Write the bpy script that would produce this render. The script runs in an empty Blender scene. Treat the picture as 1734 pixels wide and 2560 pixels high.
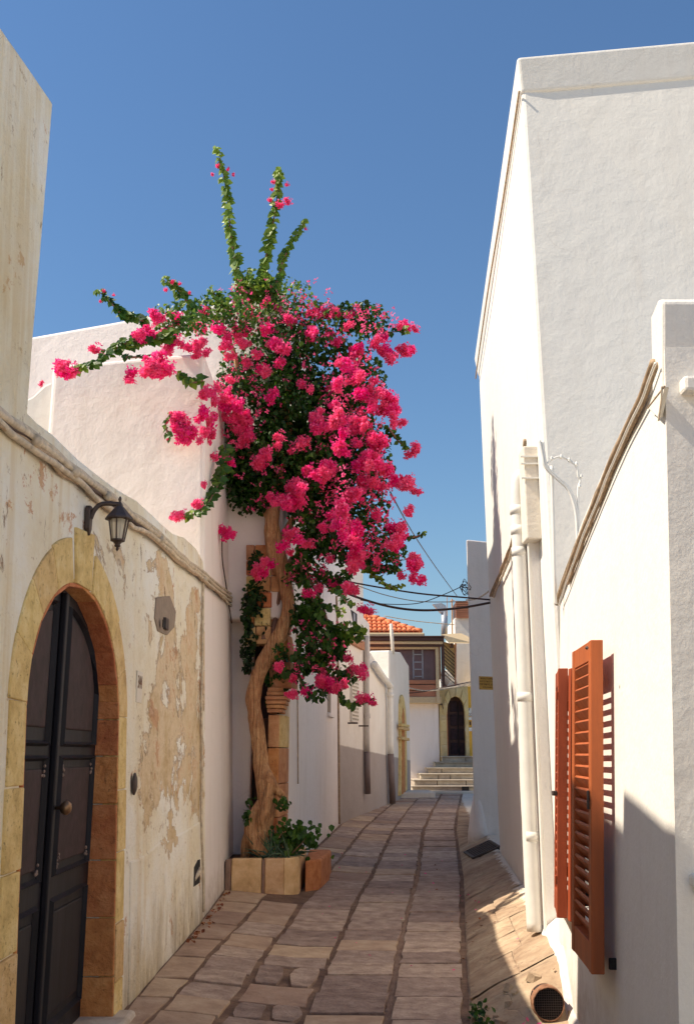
import bpy, math, random
from mathutils import Vector, Matrix, noise
R = random.Random(7)
rad = math.radians
S = bpy.context.scene
C = S.collection

# ------------------------------------------------------------------ camera, sky, sun
EYE = 1.6                      # eye height above the lane, metres
F, PITCH = 2490.0, rad(13.6)   # focal length in photo pixels, upward tilt
cd = bpy.data.cameras.new('camera'); cam = bpy.data.objects.new('camera', cd); C.objects.link(cam)
cd.sensor_fit = 'VERTICAL'; cd.sensor_height = 36; cd.lens = 35.0; cd.clip_end = 3000; cd.clip_start = .05
cam.location = (0, 0, EYE); cam.rotation_euler = (rad(90) + PITCH, 0, 0)
S.camera = cam
SUN = Vector((-1, -.12, 1.22)).normalized()    # towards the sun
elev = math.asin(SUN.z); azim = math.atan2(SUN.x, SUN.y)
W = bpy.data.worlds.new('World'); S.world = W; W.use_nodes = True
nt = W.node_tree; bg = nt.nodes['Background']
sky = nt.nodes.new('ShaderNodeTexSky'); sky.sky_type = 'NISHITA'; sky.sun_disc = False
sky.sun_elevation = elev; sky.sun_rotation = azim
sky.altitude = 0; sky.air_density = 1.6; sky.dust_density = 0.0; sky.ozone_density = 10.0
nt.links.new(sky.outputs[0], bg.inputs[0]); bg.inputs[1].default_value = .086
sl = bpy.data.lights.new('sun', 'SUN'); sl.energy = 5.1; sl.angle = rad(.55); sl.color = (1, .88, .72)
so = bpy.data.objects.new('sun', sl); C.objects.link(so)
so.rotation_euler = SUN.to_track_quat('Z', 'Y').to_euler(); so.location = (-20, -10, 30)
vs = S.view_settings; vs.view_transform = 'Standard'; vs.look = 'None'; vs.gamma = 1; vs.use_curve_mapping = False
vs.exposure = 0.5
S.cycles.max_bounces = 10; S.cycles.diffuse_bounces = 7; S.cycles.glossy_bounces = 3
S.cycles.transparent_max_bounces = 8; S.cycles.transmission_bounces = 3
S.cycles.use_denoising = True
S.cycles.sample_clamp_indirect = 8

# ------------------------------------------------------------------ surveying helpers (photo pixel + a real plane -> a point)
def ray(px, py):
    u = -(py - 1280) / F
    y = math.cos(PITCH) - u * math.sin(PITCH); z = math.sin(PITCH) + u * math.cos(PITCH)
    return (px - 867) / F / y, z / y
def onY(px, py, Y):
    a, b = ray(px, py); return Vector((a * Y, Y, b * Y + EYE))
def onP(px, py, P):            # plane X = a + b*Y + c*(z-EYE)
    a, b = ray(px, py); Y = P[0] / (a - P[1] - P[2] * b); return Vector((a * Y, Y, b * Y + EYE))
def planeX(P, Y, z): return P[0] + P[1] * Y + P[2] * (z - EYE)
PA = (-1.4, 0, -.035)          # old house wall on the left
PC = (-1.978, .096, 0)         # white facade beyond the portal
PD = (-4.05, .2027, 0)         # facade at the bend
PE = (.96, .077, 0)            # right side of the lane
def lerp(a, b, t): return a + (b - a) * t
def table(T, y):
    if y <= T[0][0]: (a, p), (b, q) = T[0], T[1]
    elif y >= T[-1][0]: (a, p), (b, q) = T[-2], T[-1]
    else:
        for i in range(len(T) - 1):
            if T[i][0] <= y <= T[i + 1][0]: (a, p), (b, q) = T[i], T[i + 1]; break
    return p + (q - p) * (y - a) / (b - a)
def ss(a, b, x):
    t = max(0, min(1, (x - a) / (b - a))); return t * t * (3 - 2 * t)

# ------------------------------------------------------------------ materials
def new_mat(name):
    m = bpy.data.materials.new(name); m.use_nodes = True
    n = m.node_tree; b = n.nodes['Principled BSDF']; return m, n, b
def N(n, t, **k):
    x = n.nodes.new(t)
    for a, v in k.items():
        if a in ('inp',):
            for q, w in v.items(): x.inputs[q].default_value = w
        else: setattr(x, a, v)
    return x
def noise_tex(n, co, scale, detail=6, rough=.6, dist=0.0):
    t = N(n, 'ShaderNodeTexNoise'); t.inputs['Scale'].default_value = scale; t.inputs['Detail'].default_value = detail
    t.inputs['Roughness'].default_value = rough; t.inputs['Distortion'].default_value = dist
    n.links.new(co, t.inputs['Vector']); return t.outputs['Fac']
def ramp(n, fac, stops):
    r = N(n, 'ShaderNodeValToRGB'); el = r.color_ramp.elements
    while len(el) < len(stops): el.new(.5)
    for e, (p, c) in zip(el, stops):
        e.position = p; e.color = (*c, 1) if len(c) == 3 else c
    n.links.new(fac, r.inputs[0]); return r.outputs[0]
def mix(n, fac, a, b, mode='MIX'):
    x = N(n, 'ShaderNodeMix', data_type='RGBA', blend_type=mode)
    for s, v in ((x.inputs[0], fac), (x.inputs[6], a), (x.inputs[7], b)):
        if isinstance(v, (int, float)): s.default_value = v
        elif isinstance(v, tuple): s.default_value = (*v, 1)
        else: n.links.new(v, s)
    return x.outputs[2]
def coords(n, sc=(1, 1, 1)):
    g = N(n, 'ShaderNodeNewGeometry'); mp = N(n, 'ShaderNodeMapping'); mp.inputs['Scale'].default_value = sc
    n.links.new(g.outputs['Position'], mp.inputs['Vector']); return mp.outputs[0]
def bump(n, b, height, strength=.3, dist=.02):
    u = N(n, 'ShaderNodeBump'); u.inputs['Strength'].default_value = strength; u.inputs['Distance'].default_value = dist
    n.links.new(height, u.inputs['Height']); n.links.new(u.outputs[0], b.inputs['Normal'])
def mth(n, op, a, b):
    x = N(n, 'ShaderNodeMath', operation=op, use_clamp=False)
    for s, v in ((x.inputs[0], a), (x.inputs[1], b)):
        if isinstance(v, (int, float)): s.default_value = v
        else: n.links.new(v, s)
    return x.outputs[0]

def plaster(name, col, dirt=(.55, .47, .38), dirt_amt=.35, bump_s=.35, coarse=5):
    m, n, b = new_mat(name)
    co = coords(n); cs = coords(n, (1, 1, .16))
    big = noise_tex(n, co, .7, 5, .6); streak = noise_tex(n, cs, 5, 6, .65)
    d = mth(n, 'MULTIPLY', big, streak)
    dm = ramp(n, d, [(.24, (0, 0, 0)), (.5, (dirt_amt,) * 3)])
    c = mix(n, dm, col, dirt)
    fine = noise_tex(n, co, 60, 4, .6)
    c2 = mix(n, ramp(n, fine, [(.3, (.1,) * 3), (.7, (0,) * 3)]), c, (.5, .45, .4))
    g = N(n, 'ShaderNodeNewGeometry'); sp = N(n, 'ShaderNodeSeparateXYZ'); n.links.new(g.outputs['Position'], sp.inputs[0])
    ft = N(n, 'ShaderNodeMapRange'); ft.inputs[1].default_value = .75; ft.inputs[2].default_value = .12; n.links.new(sp.outputs[2], ft.inputs[0])
    fd = mth(n, 'MULTIPLY', ft.outputs[0], noise_tex(n, co, 6, 8, .7))
    c2 = mix(n, ramp(n, fd, [(.25, (0,) * 3), (.62, (.7,) * 3)]), c2, (.36, .27, .19))
    cn_ = N(n, 'ShaderNodeTexNoise'); cn_.inputs['Scale'].default_value = 2.2; n.links.new(co, cn_.inputs['Vector'])
    av = N(n, 'ShaderNodeVectorMath', operation='MULTIPLY_ADD'); n.links.new(cn_.outputs['Color'], av.inputs[0]); av.inputs[1].default_value = (.4, .4, .4); n.links.new(co, av.inputs[2])
    vc = N(n, 'ShaderNodeTexVoronoi', feature='DISTANCE_TO_EDGE'); vc.inputs['Scale'].default_value = .8; n.links.new(av.outputs[0], vc.inputs['Vector'])
    ck = mth(n, 'MULTIPLY', ramp(n, vc.outputs['Distance'], [(0, (1,) * 3), (.006, (0,) * 3)]), ramp(n, noise_tex(n, co, 1.1, 3), [(.52, (0,) * 3), (.62, (.22,) * 3)]))
    c2 = mix(n, ck, c2, (.40, .33, .27))
    pt = noise_tex(n, coords(n, (1, 1, .1)), 3.5, 6, .7)
    c2 = mix(n, ramp(n, pt, [(.56, (0,) * 3), (.72, (dirt_amt,) * 3)]), c2, (.60, .52, .44))
    n.links.new(c2, b.inputs['Base Color']); b.inputs['Roughness'].default_value = .93
    h1 = noise_tex(n, co, coarse, 8, .62); h2 = noise_tex(n, co, 38, 5, .6)
    h = mth(n, 'ADD', mth(n, 'MULTIPLY', h1, 1.0), mth(n, 'MULTIPLY', h2, .16))
    bump(n, b, h, bump_s, .05)
    return m
WHITE = plaster('white_plaster', (.86, .83, .80), dirt_amt=.32)
WHITE_B = plaster('white_plaster_pinkish', (.88, .81, .765), dirt_amt=.28)
WHITE_R = plaster('white_plaster_bright', (.79, .765, .705), dirt_amt=.24, bump_s=.2)
CREAM = plaster('cream_plaster', (.76, .70, .60), dirt_amt=.4)
def lower_band_mat():  # cream plaster, grey below a line that drops along the lane
    m, n, b = new_mat('plaster_with_grey_lower_band')
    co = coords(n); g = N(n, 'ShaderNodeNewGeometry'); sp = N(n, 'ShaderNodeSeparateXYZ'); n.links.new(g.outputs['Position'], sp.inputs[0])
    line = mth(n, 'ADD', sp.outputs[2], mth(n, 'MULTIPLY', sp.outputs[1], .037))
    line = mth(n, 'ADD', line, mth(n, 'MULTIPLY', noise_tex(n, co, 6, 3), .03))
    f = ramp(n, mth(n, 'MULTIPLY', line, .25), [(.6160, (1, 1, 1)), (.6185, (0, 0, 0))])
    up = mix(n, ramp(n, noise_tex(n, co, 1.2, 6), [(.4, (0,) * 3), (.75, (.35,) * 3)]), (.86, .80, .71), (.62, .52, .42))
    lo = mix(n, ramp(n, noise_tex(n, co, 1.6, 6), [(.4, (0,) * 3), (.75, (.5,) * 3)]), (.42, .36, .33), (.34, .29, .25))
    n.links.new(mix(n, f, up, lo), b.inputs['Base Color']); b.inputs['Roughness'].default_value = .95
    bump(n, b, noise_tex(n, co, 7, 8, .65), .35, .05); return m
LOWBAND = lower_band_mat()
def old_plaster():
    m, n, b = new_mat('peeling_ochre_plaster')
    co = coords(n); cs = coords(n, (1, .5, .8)); cv = coords(n, (1, .7, .3))
    g = N(n, 'ShaderNodeNewGeometry'); sp = N(n, 'ShaderNodeSeparateXYZ'); n.links.new(g.outputs['Position'], sp.inputs[0])
    y, z = sp.outputs[1], sp.outputs[2]
    def rng(v, a, b_):
        q = N(n, 'ShaderNodeMapRange', interpolation_type='SMOOTHSTEP'); q.inputs[1].default_value = a; q.inputs[2].default_value = b_; n.links.new(v, q.inputs[0]); return q.outputs[0]
    wob = mth(n, 'MULTIPLY', mth(n, 'SUBTRACT', noise_tex(n, cs, 2.0, 8, .65), .5), 3.4)
    yw = mth(n, 'ADD', y, wob); zw = mth(n, 'ADD', z, mth(n, 'MULTIPLY', wob, .8))
    base = ramp(n, noise_tex(n, co, 1.0, 8, .66), [(.3, (.76, .65, .44)), (.45, (.86, .79, .62)), (.6, (.90, .88, .80))])
    zn = mth(n, 'MULTIPLY', mth(n, 'MULTIPLY', rng(yw, 6.8, 7.4), rng(zw, 1.0, 1.3)), rng(zw, 3.15, 2.7))
    worn = mth(n, 'ADD', mth(n, 'MULTIPLY', zn, .20), noise_tex(n, cs, 1.9, 10, .70, .6))
    wm = ramp(n, worn, [(.645, (0,) * 3), (.655, (1,) * 3)])
    wc = ramp(n, noise_tex(n, cs, 3.2, 9, .74), [(.30, (.50, .34, .17)), (.42, (.66, .51, .31)), (.53, (.76, .62, .43)), (.60, (.68, .47, .28)), (.70, (.86, .78, .62))])
    c = mix(n, wm, base, wc)
    edge = ramp(n, worn, [(.632, (0,) * 3), (.645, (.8,) * 3), (.658, (0,) * 3)])
    c = mix(n, edge, c, (.34, .17, .08))
    up = rng(z, 3.2, 3.6)
    nr = noise_tex(n, cs, 3.0, 10, .74, .3)
    r = mth(n, 'ADD', nr, mth(n, 'ADD', mth(n, 'MULTIPLY', zn, .035), mth(n, 'MULTIPLY', up, .02)))
    c = mix(n, ramp(n, r, [(.615, (0,) * 3), (.63, (.85,) * 3)]), c, (.60, .34, .19))
    nb = noise_tex(n, cv, 8, 10, .78)
    c = mix(n, ramp(n, nb, [(.60, (0,) * 3), (.65, (.9,) * 3)]), c, (.24, .14, .07))
    sp2 = noise_tex(n, cs, 14, 8, .75)
    c = mix(n, ramp(n, sp2, [(.60, (0,) * 3), (.65, (.65,) * 3)]), c, (.33, .20, .10))
    foot = N(n, 'ShaderNodeMapRange'); foot.inputs[1].default_value = 1.1; foot.inputs[2].default_value = 0.0; n.links.new(z, foot.inputs[0])
    gd = mth(n, 'MULTIPLY', mth(n, 'ADD', foot.outputs[0], .35), noise_tex(n, cv, 4.5, 10, .75))
    c = mix(n, ramp(n, gd, [(.40, (0,) * 3), (.72, (.8,) * 3)]), c, (.33, .25, .15))
    dr = noise_tex(n, coords(n, (1, 1, .05)), 6, 5, .65)
    da = mth(n, 'ADD', mth(n, 'MULTIPLY', up, .15), dr)
    c = mix(n, ramp(n, da, [(.54, (0,) * 3), (.72, (.5,) * 3)]), c, (.66, .48, .22))
    n.links.new(c, b.inputs['Base Color']); b.inputs['Roughness'].default_value = .95
    h = mth(n, 'ADD', mth(n, 'MULTIPLY', noise_tex(n, co, 4, 10, .7), 1.3), mth(n, 'MULTIPLY', wm, -.30))
    h = mth(n, 'ADD', h, mth(n, 'MULTIPLY', noise_tex(n, co, 40, 6, .65), .2))
    bump(n, b, h, .75, .05)
    return m
OLD = old_plaster()
def stone(name, cols, scale=9, bs=.5, rnd=.14, rough=.9, pits=.25):
    m, n, b = new_mat(name); co = coords(n)
    c = ramp(n, noise_tex(n, co, scale, 8, .65), [(.3, cols[0]), (.5, cols[1]), (.7, cols[2])])
    pm = ramp(n, noise_tex(n, co, scale * 7, 4, .6), [(.60, (0,) * 3), (.70, (pits,) * 3)])
    c = mix(n, pm, c, tuple(v * .45 for v in cols[0]))
    oi = N(n, 'ShaderNodeObjectInfo'); hs = N(n, 'ShaderNodeHueSaturation')
    v = mth(n, 'ADD', mth(n, 'MULTIPLY', oi.outputs['Random'], rnd * 2), 1 - rnd)
    n.links.new(v, hs.inputs['Value']); n.links.new(c, hs.inputs['Color'])
    hu = mth(n, 'ADD', mth(n, 'MULTIPLY', oi.outputs['Random'], .02), .49); n.links.new(hu, hs.inputs['Hue'])
    n.links.new(hs.outputs[0], b.inputs['Base Color']); b.inputs['Roughness'].default_value = rough
    h = mth(n, 'ADD', noise_tex(n, co, scale * 2, 8, .65), mth(n, 'MULTIPLY', pm, -.5))
    bump(n, b, h, bs, .03); return m
OCHRE = stone('ochre_sandstone', [(.52, .34, .13), (.73, .52, .22), (.82, .64, .34)], 7, .9, .06, pits=.5)
REDST = stone('red_brown_sandstone', [(.42, .13, .05), (.58, .22, .08), (.68, .31, .13)], 8, .9, .07, pits=.35)
BROWNST = stone('brown_carved_stone', [(.40, .17, .075), (.54, .26, .12), (.64, .37, .19)], 8, .5)
PLANTST = stone('tan_planter_stone', [(.54, .32, .15), (.70, .45, .23), (.80, .56, .32)], 7, .4)
JOINT = stone('mauve_mortar', [(.24, .15, .11), (.30, .19, .14), (.35, .23, .17)], 12, .4)
SLAB = stone('grey_mauve_paving_slab', [(.24, .160, .125), (.38, .275, .215), (.52, .395, .315)], 7, 1.0, .30, .8)
SLABW = stone('tan_paving_slab', [(.32, .21, .145), (.42, .29, .20), (.50, .37, .265)], 5, .5, .2, .85)
STEP = stone('yellowish_step_stone', [(.36, .30, .23), (.47, .40, .31), (.56, .50, .40)], 5, .5)
PORTAL = stone('yellow_portal_stone', [(.50, .38, .17), (.60, .47, .23), (.68, .56, .32)], 3, .4)
def ground_mat():
    m, n, b = new_mat('earthy_mortar_ground'); co = coords(n)
    c = ramp(n, noise_tex(n, co, 3, 9, .7), [(.3, (.10, .055, .04)), (.5, (.20, .12, .08)), (.68, (.34, .22, .14))])
    n.links.new(c, b.inputs['Base Color']); b.inputs['Roughness'].default_value = .95
    bump(n, b, noise_tex(n, co, 30, 8, .7), .8, .03); return m
GROUND = ground_mat()
def apron_mat():
    m, n, b = new_mat('worn_concrete_pavement'); co = coords(n)
    g = N(n, 'ShaderNodeNewGeometry'); sp = N(n, 'ShaderNodeSeparateXYZ'); n.links.new(g.outputs['Position'], sp.inputs[0])
    c = ramp(n, noise_tex(n, co, 2.2, 9, .68), [(.3, (.24, .15, .09)), (.5, (.40, .29, .19)), (.7, (.56, .45, .30))])
    dk = ramp(n, noise_tex(n, coords(n, (.5, 1.6, 1)), 3, 8, .7), [(.52, (0,) * 3), (.68, (.7,) * 3)])
    c = mix(n, dk, c, (.13, .085, .06))
    # whitewash slopped along the foot of the right wall
    wx = mth(n, 'SUBTRACT', sp.outputs[0], mth(n, 'ADD', mth(n, 'MULTIPLY', sp.outputs[1], .077), .84))
    wn = mth(n, 'ADD', mth(n, 'MULTIPLY', wx, 3.2), noise_tex(n, co, 7, 9, .7))
    c = mix(n, ramp(n, wn, [(.62, (0,) * 3), (.70, (.9,) * 3)]), c, (.72, .68, .58))
    vo = N(n, 'ShaderNodeTexVoronoi', feature='DISTANCE_TO_EDGE'); vo.inputs['Scale'].default_value = 1.9
    nm = N(n, 'ShaderNodeTexNoise'); nm.inputs['Scale'].default_value = 4; n.links.new(co, nm.inputs['Vector'])
    ad = N(n, 'ShaderNodeVectorMath', operation='MULTIPLY_ADD'); n.links.new(nm.outputs['Color'], ad.inputs[0]); ad.inputs[1].default_value = (.5, .5, 0); n.links.new(co, ad.inputs[2])
    n.links.new(ad.outputs[0], vo.inputs['Vector'])
    crack = ramp(n, vo.outputs['Distance'], [(0, (.9,) * 3), (.022, (0,) * 3)])
    c = mix(n, mth(n, 'MULTIPLY', crack, ramp(n, noise_tex(n, co, 1.5, 3), [(.42, (0,) * 3), (.58, (.7,) * 3)])), c, (.16, .09, .06))
    c = mix(n, ramp(n, noise_tex(n, co, 16, 8, .75), [(.55, (0,) * 3), (.66, (.55,) * 3)]), c, (.20, .13, .08))
    n.links.new(c, b.inputs['Base Color']); b.inputs['Roughness'].default_value = .93
    h = mth(n, 'SUBTRACT', noise_tex(n, co, 9, 9, .72), mth(n, 'MULTIPLY', crack, .3))
    bump(n, b, h, .5, .035); return m
APRON = apron_mat()
def simple(name, col, rough=.6, metal=0, var=.2, scale=20, bs=.15, spec=.5, stretch=(1, 1, 1)):
    m, n, b = new_mat(name); co = coords(n, stretch)
    c = ramp(n, noise_tex(n, co, scale, 6, .6), [(.3, tuple(v * (1 - var) for v in col)), (.7, tuple(min(1, v * (1 + var)) for v in col))])
    n.links.new(c, b.inputs['Base Color']); b.inputs['Roughness'].default_value = rough; b.inputs['Metallic'].default_value = metal
    b.inputs['Specular IOR Level'].default_value = spec
    bump(n, b, noise_tex(n, co, scale * 2, 5, .6), bs, .01); return m
DOORP = simple('dark_blue_door_paint', (.012, .012, .018), .55, spec=.22, var=.4, scale=9, stretch=(1, 1, .2))
DOORM = simple('dark_plum_door_panel', (.034, .018, .022), .6, spec=.22, var=.4, scale=14)
DOORW = simple('worn_pale_carving', (.26, .19, .16), .8)
IRON = simple('dark_iron', (.075, .055, .048), .55, .3)
BRASS = simple('dull_brass', (.25, .15, .08), .4, .7)
PAINTW = simple('cream_painted_pipe', (.78, .76, .70), .5, var=.06, scale=6)
PAINTC = simple('dirty_cream_cable', (.56, .47, .35), .75, var=.35, scale=18)
DUSTC = simple('dusty_brown_cable', (.38, .27, .17), .8, var=.35, scale=18)
DARKC = simple('dark_brown_cable', (.06, .03, .025), .6)
SHUT = simple('orange_brown_shutter_wood', (.40, .095, .020), .55, var=.22, scale=10, stretch=(1, 1, .12), bs=.2)
SHUTD = simple('red_brown_shutter_wood', (.32, .055, .014), .55, var=.22, scale=10, stretch=(1, 1, .12), bs=.2)
BOARD = simple('terracotta_brown_boards', (.42, .17, .09), .7, var=.2, scale=6, stretch=(.3, 1, 1))
WOODD = simple('dark_brown_wood', (.07, .03, .02), .7)
WOODL = simple('tan_painted_wood', (.60, .45, .26), .7, var=.12)
CANE = simple('yellow_cane_matting', (.52, .38, .17), .8, var=.3, scale=30)
TILE = simple('orange_roof_tile', (.72, .20, .07), .75, var=.3, scale=8)
METAL = simple('grey_galvanised_metal', (.45, .47, .50), .45, .5, var=.1)
YELLOW = simple('yellow_paint', (.80, .48, .06), .8, var=.1)
GREYP = simple('grey_patch_mortar', (.27, .21, .16), .9, var=.15)
DARK = simple('dark_opening', (.012, .010, .010), .9)
BRASSP = simple('yellow_brass_plate', (.58, .32, .05), .5, .1, var=.12)
INK = simple('dark_engraved_letters', (.10, .035, .01), .8)
SIGNW = simple('white_sign_board', (.75, .76, .72), .6, var=.05)
WINW = simple('grey_white_window_frame', (.34, .33, .36), .6)
CANVAS = simple('white_gathered_cloth', (.78, .76, .68), .85, var=.06)
RUST = simple('rusty_edge', (.27, .13, .07), .9, var=.5, scale=26, bs=.8)
SOIL = simple('dark_soil', (.06, .035, .025), .95)
def glass_mat():
    m, n, b = new_mat('lantern_glass'); b.inputs['Base Color'].default_value = (.8, .74, .6, 1); b.inputs['Roughness'].default_value = .25
    b.inputs['Alpha'].default_value = .55; return m
GLASS = glass_mat()
PANE = simple('dark_plum_window_pane', (.13, .065, .075), .25, var=.25, scale=3)
def bark():
    m, n, b = new_mat('orange_tan_bark'); co = coords(n, (1, 1, .42)); cw = coords(n, (1, 1, .6))
    big = noise_tex(n, cw, 5, 4, .6, 1.2)
    c = ramp(n, noise_tex(n, co, 22, 9, .75, 1.2), [(.3, (.30, .115, .05)), (.44, (.66, .33, .145)), (.58, (.78, .45, .22)), (.72, (.86, .58, .34))])
    c = mix(n, ramp(n, big, [(.42, (0,) * 3), (.66, (.6,) * 3)]), c, (.42, .17, .075))
    n.links.new(c, b.inputs['Base Color']); b.inputs['Roughness'].default_value = .9
    wv = N(n, 'ShaderNodeTexWave', bands_direction='X'); wv.inputs['Scale'].default_value = 7; wv.inputs['Distortion'].default_value = 9; wv.inputs['Detail'].default_value = 4
    n.links.new(coords(n, (1, 1, .18)), wv.inputs['Vector'])
    h = mth(n, 'ADD', noise_tex(n, co, 20, 9, .75, 1.0), mth(n, 'MULTIPLY', noise_tex(n, coords(n), 70, 5), .3))
    h = mth(n, 'ADD', h, mth(n, 'MULTIPLY', wv.outputs['Fac'], .55)); h = mth(n, 'ADD', h, mth(n, 'MULTIPLY', big, .6))
    bump(n, b, h, 1.0, .05); return m
BARK = bark()
TWIG = simple('grey_mauve_stem', (.22, .12, .085), .85)
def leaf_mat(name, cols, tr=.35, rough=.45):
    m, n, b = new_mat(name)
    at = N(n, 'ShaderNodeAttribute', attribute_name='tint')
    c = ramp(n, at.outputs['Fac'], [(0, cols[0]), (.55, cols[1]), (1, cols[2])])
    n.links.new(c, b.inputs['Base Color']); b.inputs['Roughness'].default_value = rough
    t = N(n, 'ShaderNodeBsdfTranslucent'); n.links.new(c, t.inputs['Color'])
    mx = N(n, 'ShaderNodeMixShader'); mx.inputs[0].default_value = tr
    n.links.new(b.outputs[0], mx.inputs[1]); n.links.new(t.outputs[0], mx.inputs[2])
    n.links.new(mx.outputs[0], n.nodes['Material Output'].inputs[0]); return m
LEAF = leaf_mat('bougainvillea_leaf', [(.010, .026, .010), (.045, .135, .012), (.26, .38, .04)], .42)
def bract_mat():
    m = leaf_mat('hot_pink_bract', [(.84, .010, .17), (1.0, .045, .30), (1.0, .27, .48)], .52, .85); n = m.node_tree
    cr = [x for x in n.nodes if x.type == 'VALTORGB'][0]; oi = N(n, 'ShaderNodeObjectInfo'); hs = N(n, 'ShaderNodeHueSaturation')
    n.links.new(mth(n, 'ADD', mth(n, 'MULTIPLY', oi.outputs['Random'], .016), .489), hs.inputs['Hue']); n.links.new(mth(n, 'ADD', mth(n, 'MULTIPLY', oi.outputs['Random'], -.12), 1.03), hs.inputs['Saturation'])
    tg_ = [l.to_socket for l in cr.outputs[0].links]
    for t_s in tg_: n.links.new(hs.outputs[0], t_s)
    n.links.new(cr.outputs[0], hs.inputs['Color']); return m
BRACT = bract_mat()
SUCC = leaf_mat('blue_green_succulent_leaf', [(.03, .07, .045), (.055, .12, .07), (.10, .17, .09)], .1)
DRYL = leaf_mat('dry_leaf', [(.22, .06, .03), (.30, .10, .04), (.4, .2, .08)], .2, .8)

# ------------------------------------------------------------------ mesh helpers
class MB:
    def __init__(s): s.v = []; s.f = []; s.t = []
    def add(s, vs, fs, tint=None):
        o = len(s.v); s.v += [tuple(v) for v in vs]; s.f += [tuple(i + o for i in f) for f in fs]
        s.t += [tint if tint is not None else .5] * len(vs); return s
    def box(s, x0, x1, y0, y1, z0, z1, M=None):
        vs = [Vector((x, y, z)) for z in (z0, z1) for y in (y0, y1) for x in (x0, x1)]
        if M: vs = [M @ v for v in vs]
        return s.add(vs, [(0, 2, 3, 1), (4, 5, 7, 6), (0, 1, 5, 4), (2, 6, 7, 3), (0, 4, 6, 2), (1, 3, 7, 5)])
    def beam(s, p, q, w, h, up=Vector((0, 0, 1))):
        p = Vector(p); q = Vector(q); d = (q - p).normalized(); a = d.cross(up)
        if a.length < 1e-4: a = d.cross(Vector((0, 1, 0)))
        a.normalize(); b = a.cross(d).normalized(); a *= w / 2; b *= h / 2
        vs = [p - a - b, p + a - b, p + a + b, p - a + b, q - a - b, q + a - b, q + a + b, q - a + b]
        return s.add(vs, [(0, 3, 2, 1), (4, 5, 6, 7), (0, 1, 5, 4), (1, 2, 6, 5), (2, 3, 7, 6), (3, 0, 4, 7)])
    def tube(s, pts, r, n=8, cap=True, rough=0):
        pts = [Vector(p) for p in pts]; k = len(pts); rs = r if isinstance(r, (list, tuple)) else [r] * k
        o = len(s.v); up = None
        for i, p in enumerate(pts):
            d = (pts[min(i + 1, k - 1)] - pts[max(i - 1, 0)]).normalized()
            if up is None: up = d.orthogonal().normalized()
            a = (up - d * up.dot(d))
            a = a.normalized() if a.length > 1e-5 else d.orthogonal().normalized()
            up = a; b = d.cross(a)
            for j in range(n):
                t = 2 * math.pi * j / n; rr = rs[i]
                q = p + (a * math.cos(t) + b * math.sin(t)) * rr
                if rough:
                    q = p + (q - p) * (1 + rough * (noise.noise(Vector((math.cos(t) * 1.3 + i * .07, math.sin(t) * 1.3, i * .16))) +
                                                    .5 * noise.noise(q * 9)))
                s.v.append(tuple(q)); s.t.append(.5)
        for i in range(k - 1):
            for j in range(n):
                s.f.append((o + i * n + j, o + i * n + (j + 1) % n, o + (i + 1) * n + (j + 1) % n, o + (i + 1) * n + j))
        if cap: s.f.append(tuple(o + j for j in reversed(range(n)))); s.f.append(tuple(o + (k - 1) * n + j for j in range(n)))
        return s
    def lathe(s, c, prof, n=16, arc=1.0):
        o = len(s.v); c = Vector(c)
        for r_, z in prof:
            for j in range(n):
                t = 2 * math.pi * j / n; s.v.append((c.x + r_ * math.cos(t), c.y + r_ * math.sin(t), c.z + z)); s.t.append(.5)
        for i in range(len(prof) - 1):
            for j in range(n):
                s.f.append((o + i * n + j, o + i * n + (j + 1) % n, o + (i + 1) * n + (j + 1) % n, o + (i + 1) * n + j))
        s.f.append(tuple(o + j for j in reversed(range(n)))); s.f.append(tuple(o + (len(prof) - 1) * n + j for j in range(n)))
        return s
    def prism(s, front, off):
        """front: list of 3-D points (one flat outline); off: vector to the back outline"""
        k = len(front); o = len(s.v); off = Vector(off)
        s.v += [tuple(p) for p in front] + [tuple(Vector(p) + off) for p in front]; s.t += [.5] * (2 * k)
        s.f.append(tuple(o + i for i in range(k))); s.f.append(tuple(o + k + i for i in reversed(range(k))))
        for i in range(k):
            j = (i + 1) % k; s.f.append((o + i, o + k + i, o + k + j, o + j))
        return s
    def build(s, name, mat, parent=None, bevel=0, smooth=False, seg=2, tint=False, fixn=True):
        me = bpy.data.meshes.new(name); me.from_pydata(s.v, [], s.f); me.materials.append(mat)
        if tint:
            at = me.attributes.new('tint', 'FLOAT', 'POINT'); at.data.foreach_set('value', s.t)
        if fixn:
            import bmesh
            bm = bmesh.new(); bm.from_mesh(me); bmesh.ops.recalc_face_normals(bm, faces=bm.faces); bm.to_mesh(me); bm.free()
        if smooth: me.shade_smooth()
        ob = bpy.data.objects.new(name, me); C.objects.link(ob)
        if parent: link(ob, parent)
        if bevel:
            md = ob.modifiers.new('bevel', 'BEVEL'); md.width = bevel; md.segments = seg; md.limit_method = 'ANGLE'; md.angle_limit = rad(35)
            md.harden_normals = False
        return ob
def link(ob, parent):
    ob.parent = parent; ob.matrix_parent_inverse = Matrix.Translation(-Vector(WLOC.get(parent.name, (0, 0, 0)))) if False else Matrix.Identity(4)
    if parent.name in WLOC: ob.location = ob.location - WLOC[parent.name]
WLOC = {}
def thing(name, label, cat, loc=(0, 0, 0), group=None, kind=None):
    o = bpy.data.objects.new(name, None); C.objects.link(o); o.location = loc; o.empty_display_size = .2
    WLOC[o.name] = Vector(loc); o['label'] = label
    if cat: o['category'] = cat
    if group: o['group'] = group
    if kind: o['kind'] = kind
    return o
def tag(o, label, cat, group=None, kind=None):
    if label: o['label'] = label
    if cat: o['category'] = cat
    if group: o['group'] = group
    if kind: o['kind'] = kind
    return o
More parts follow.
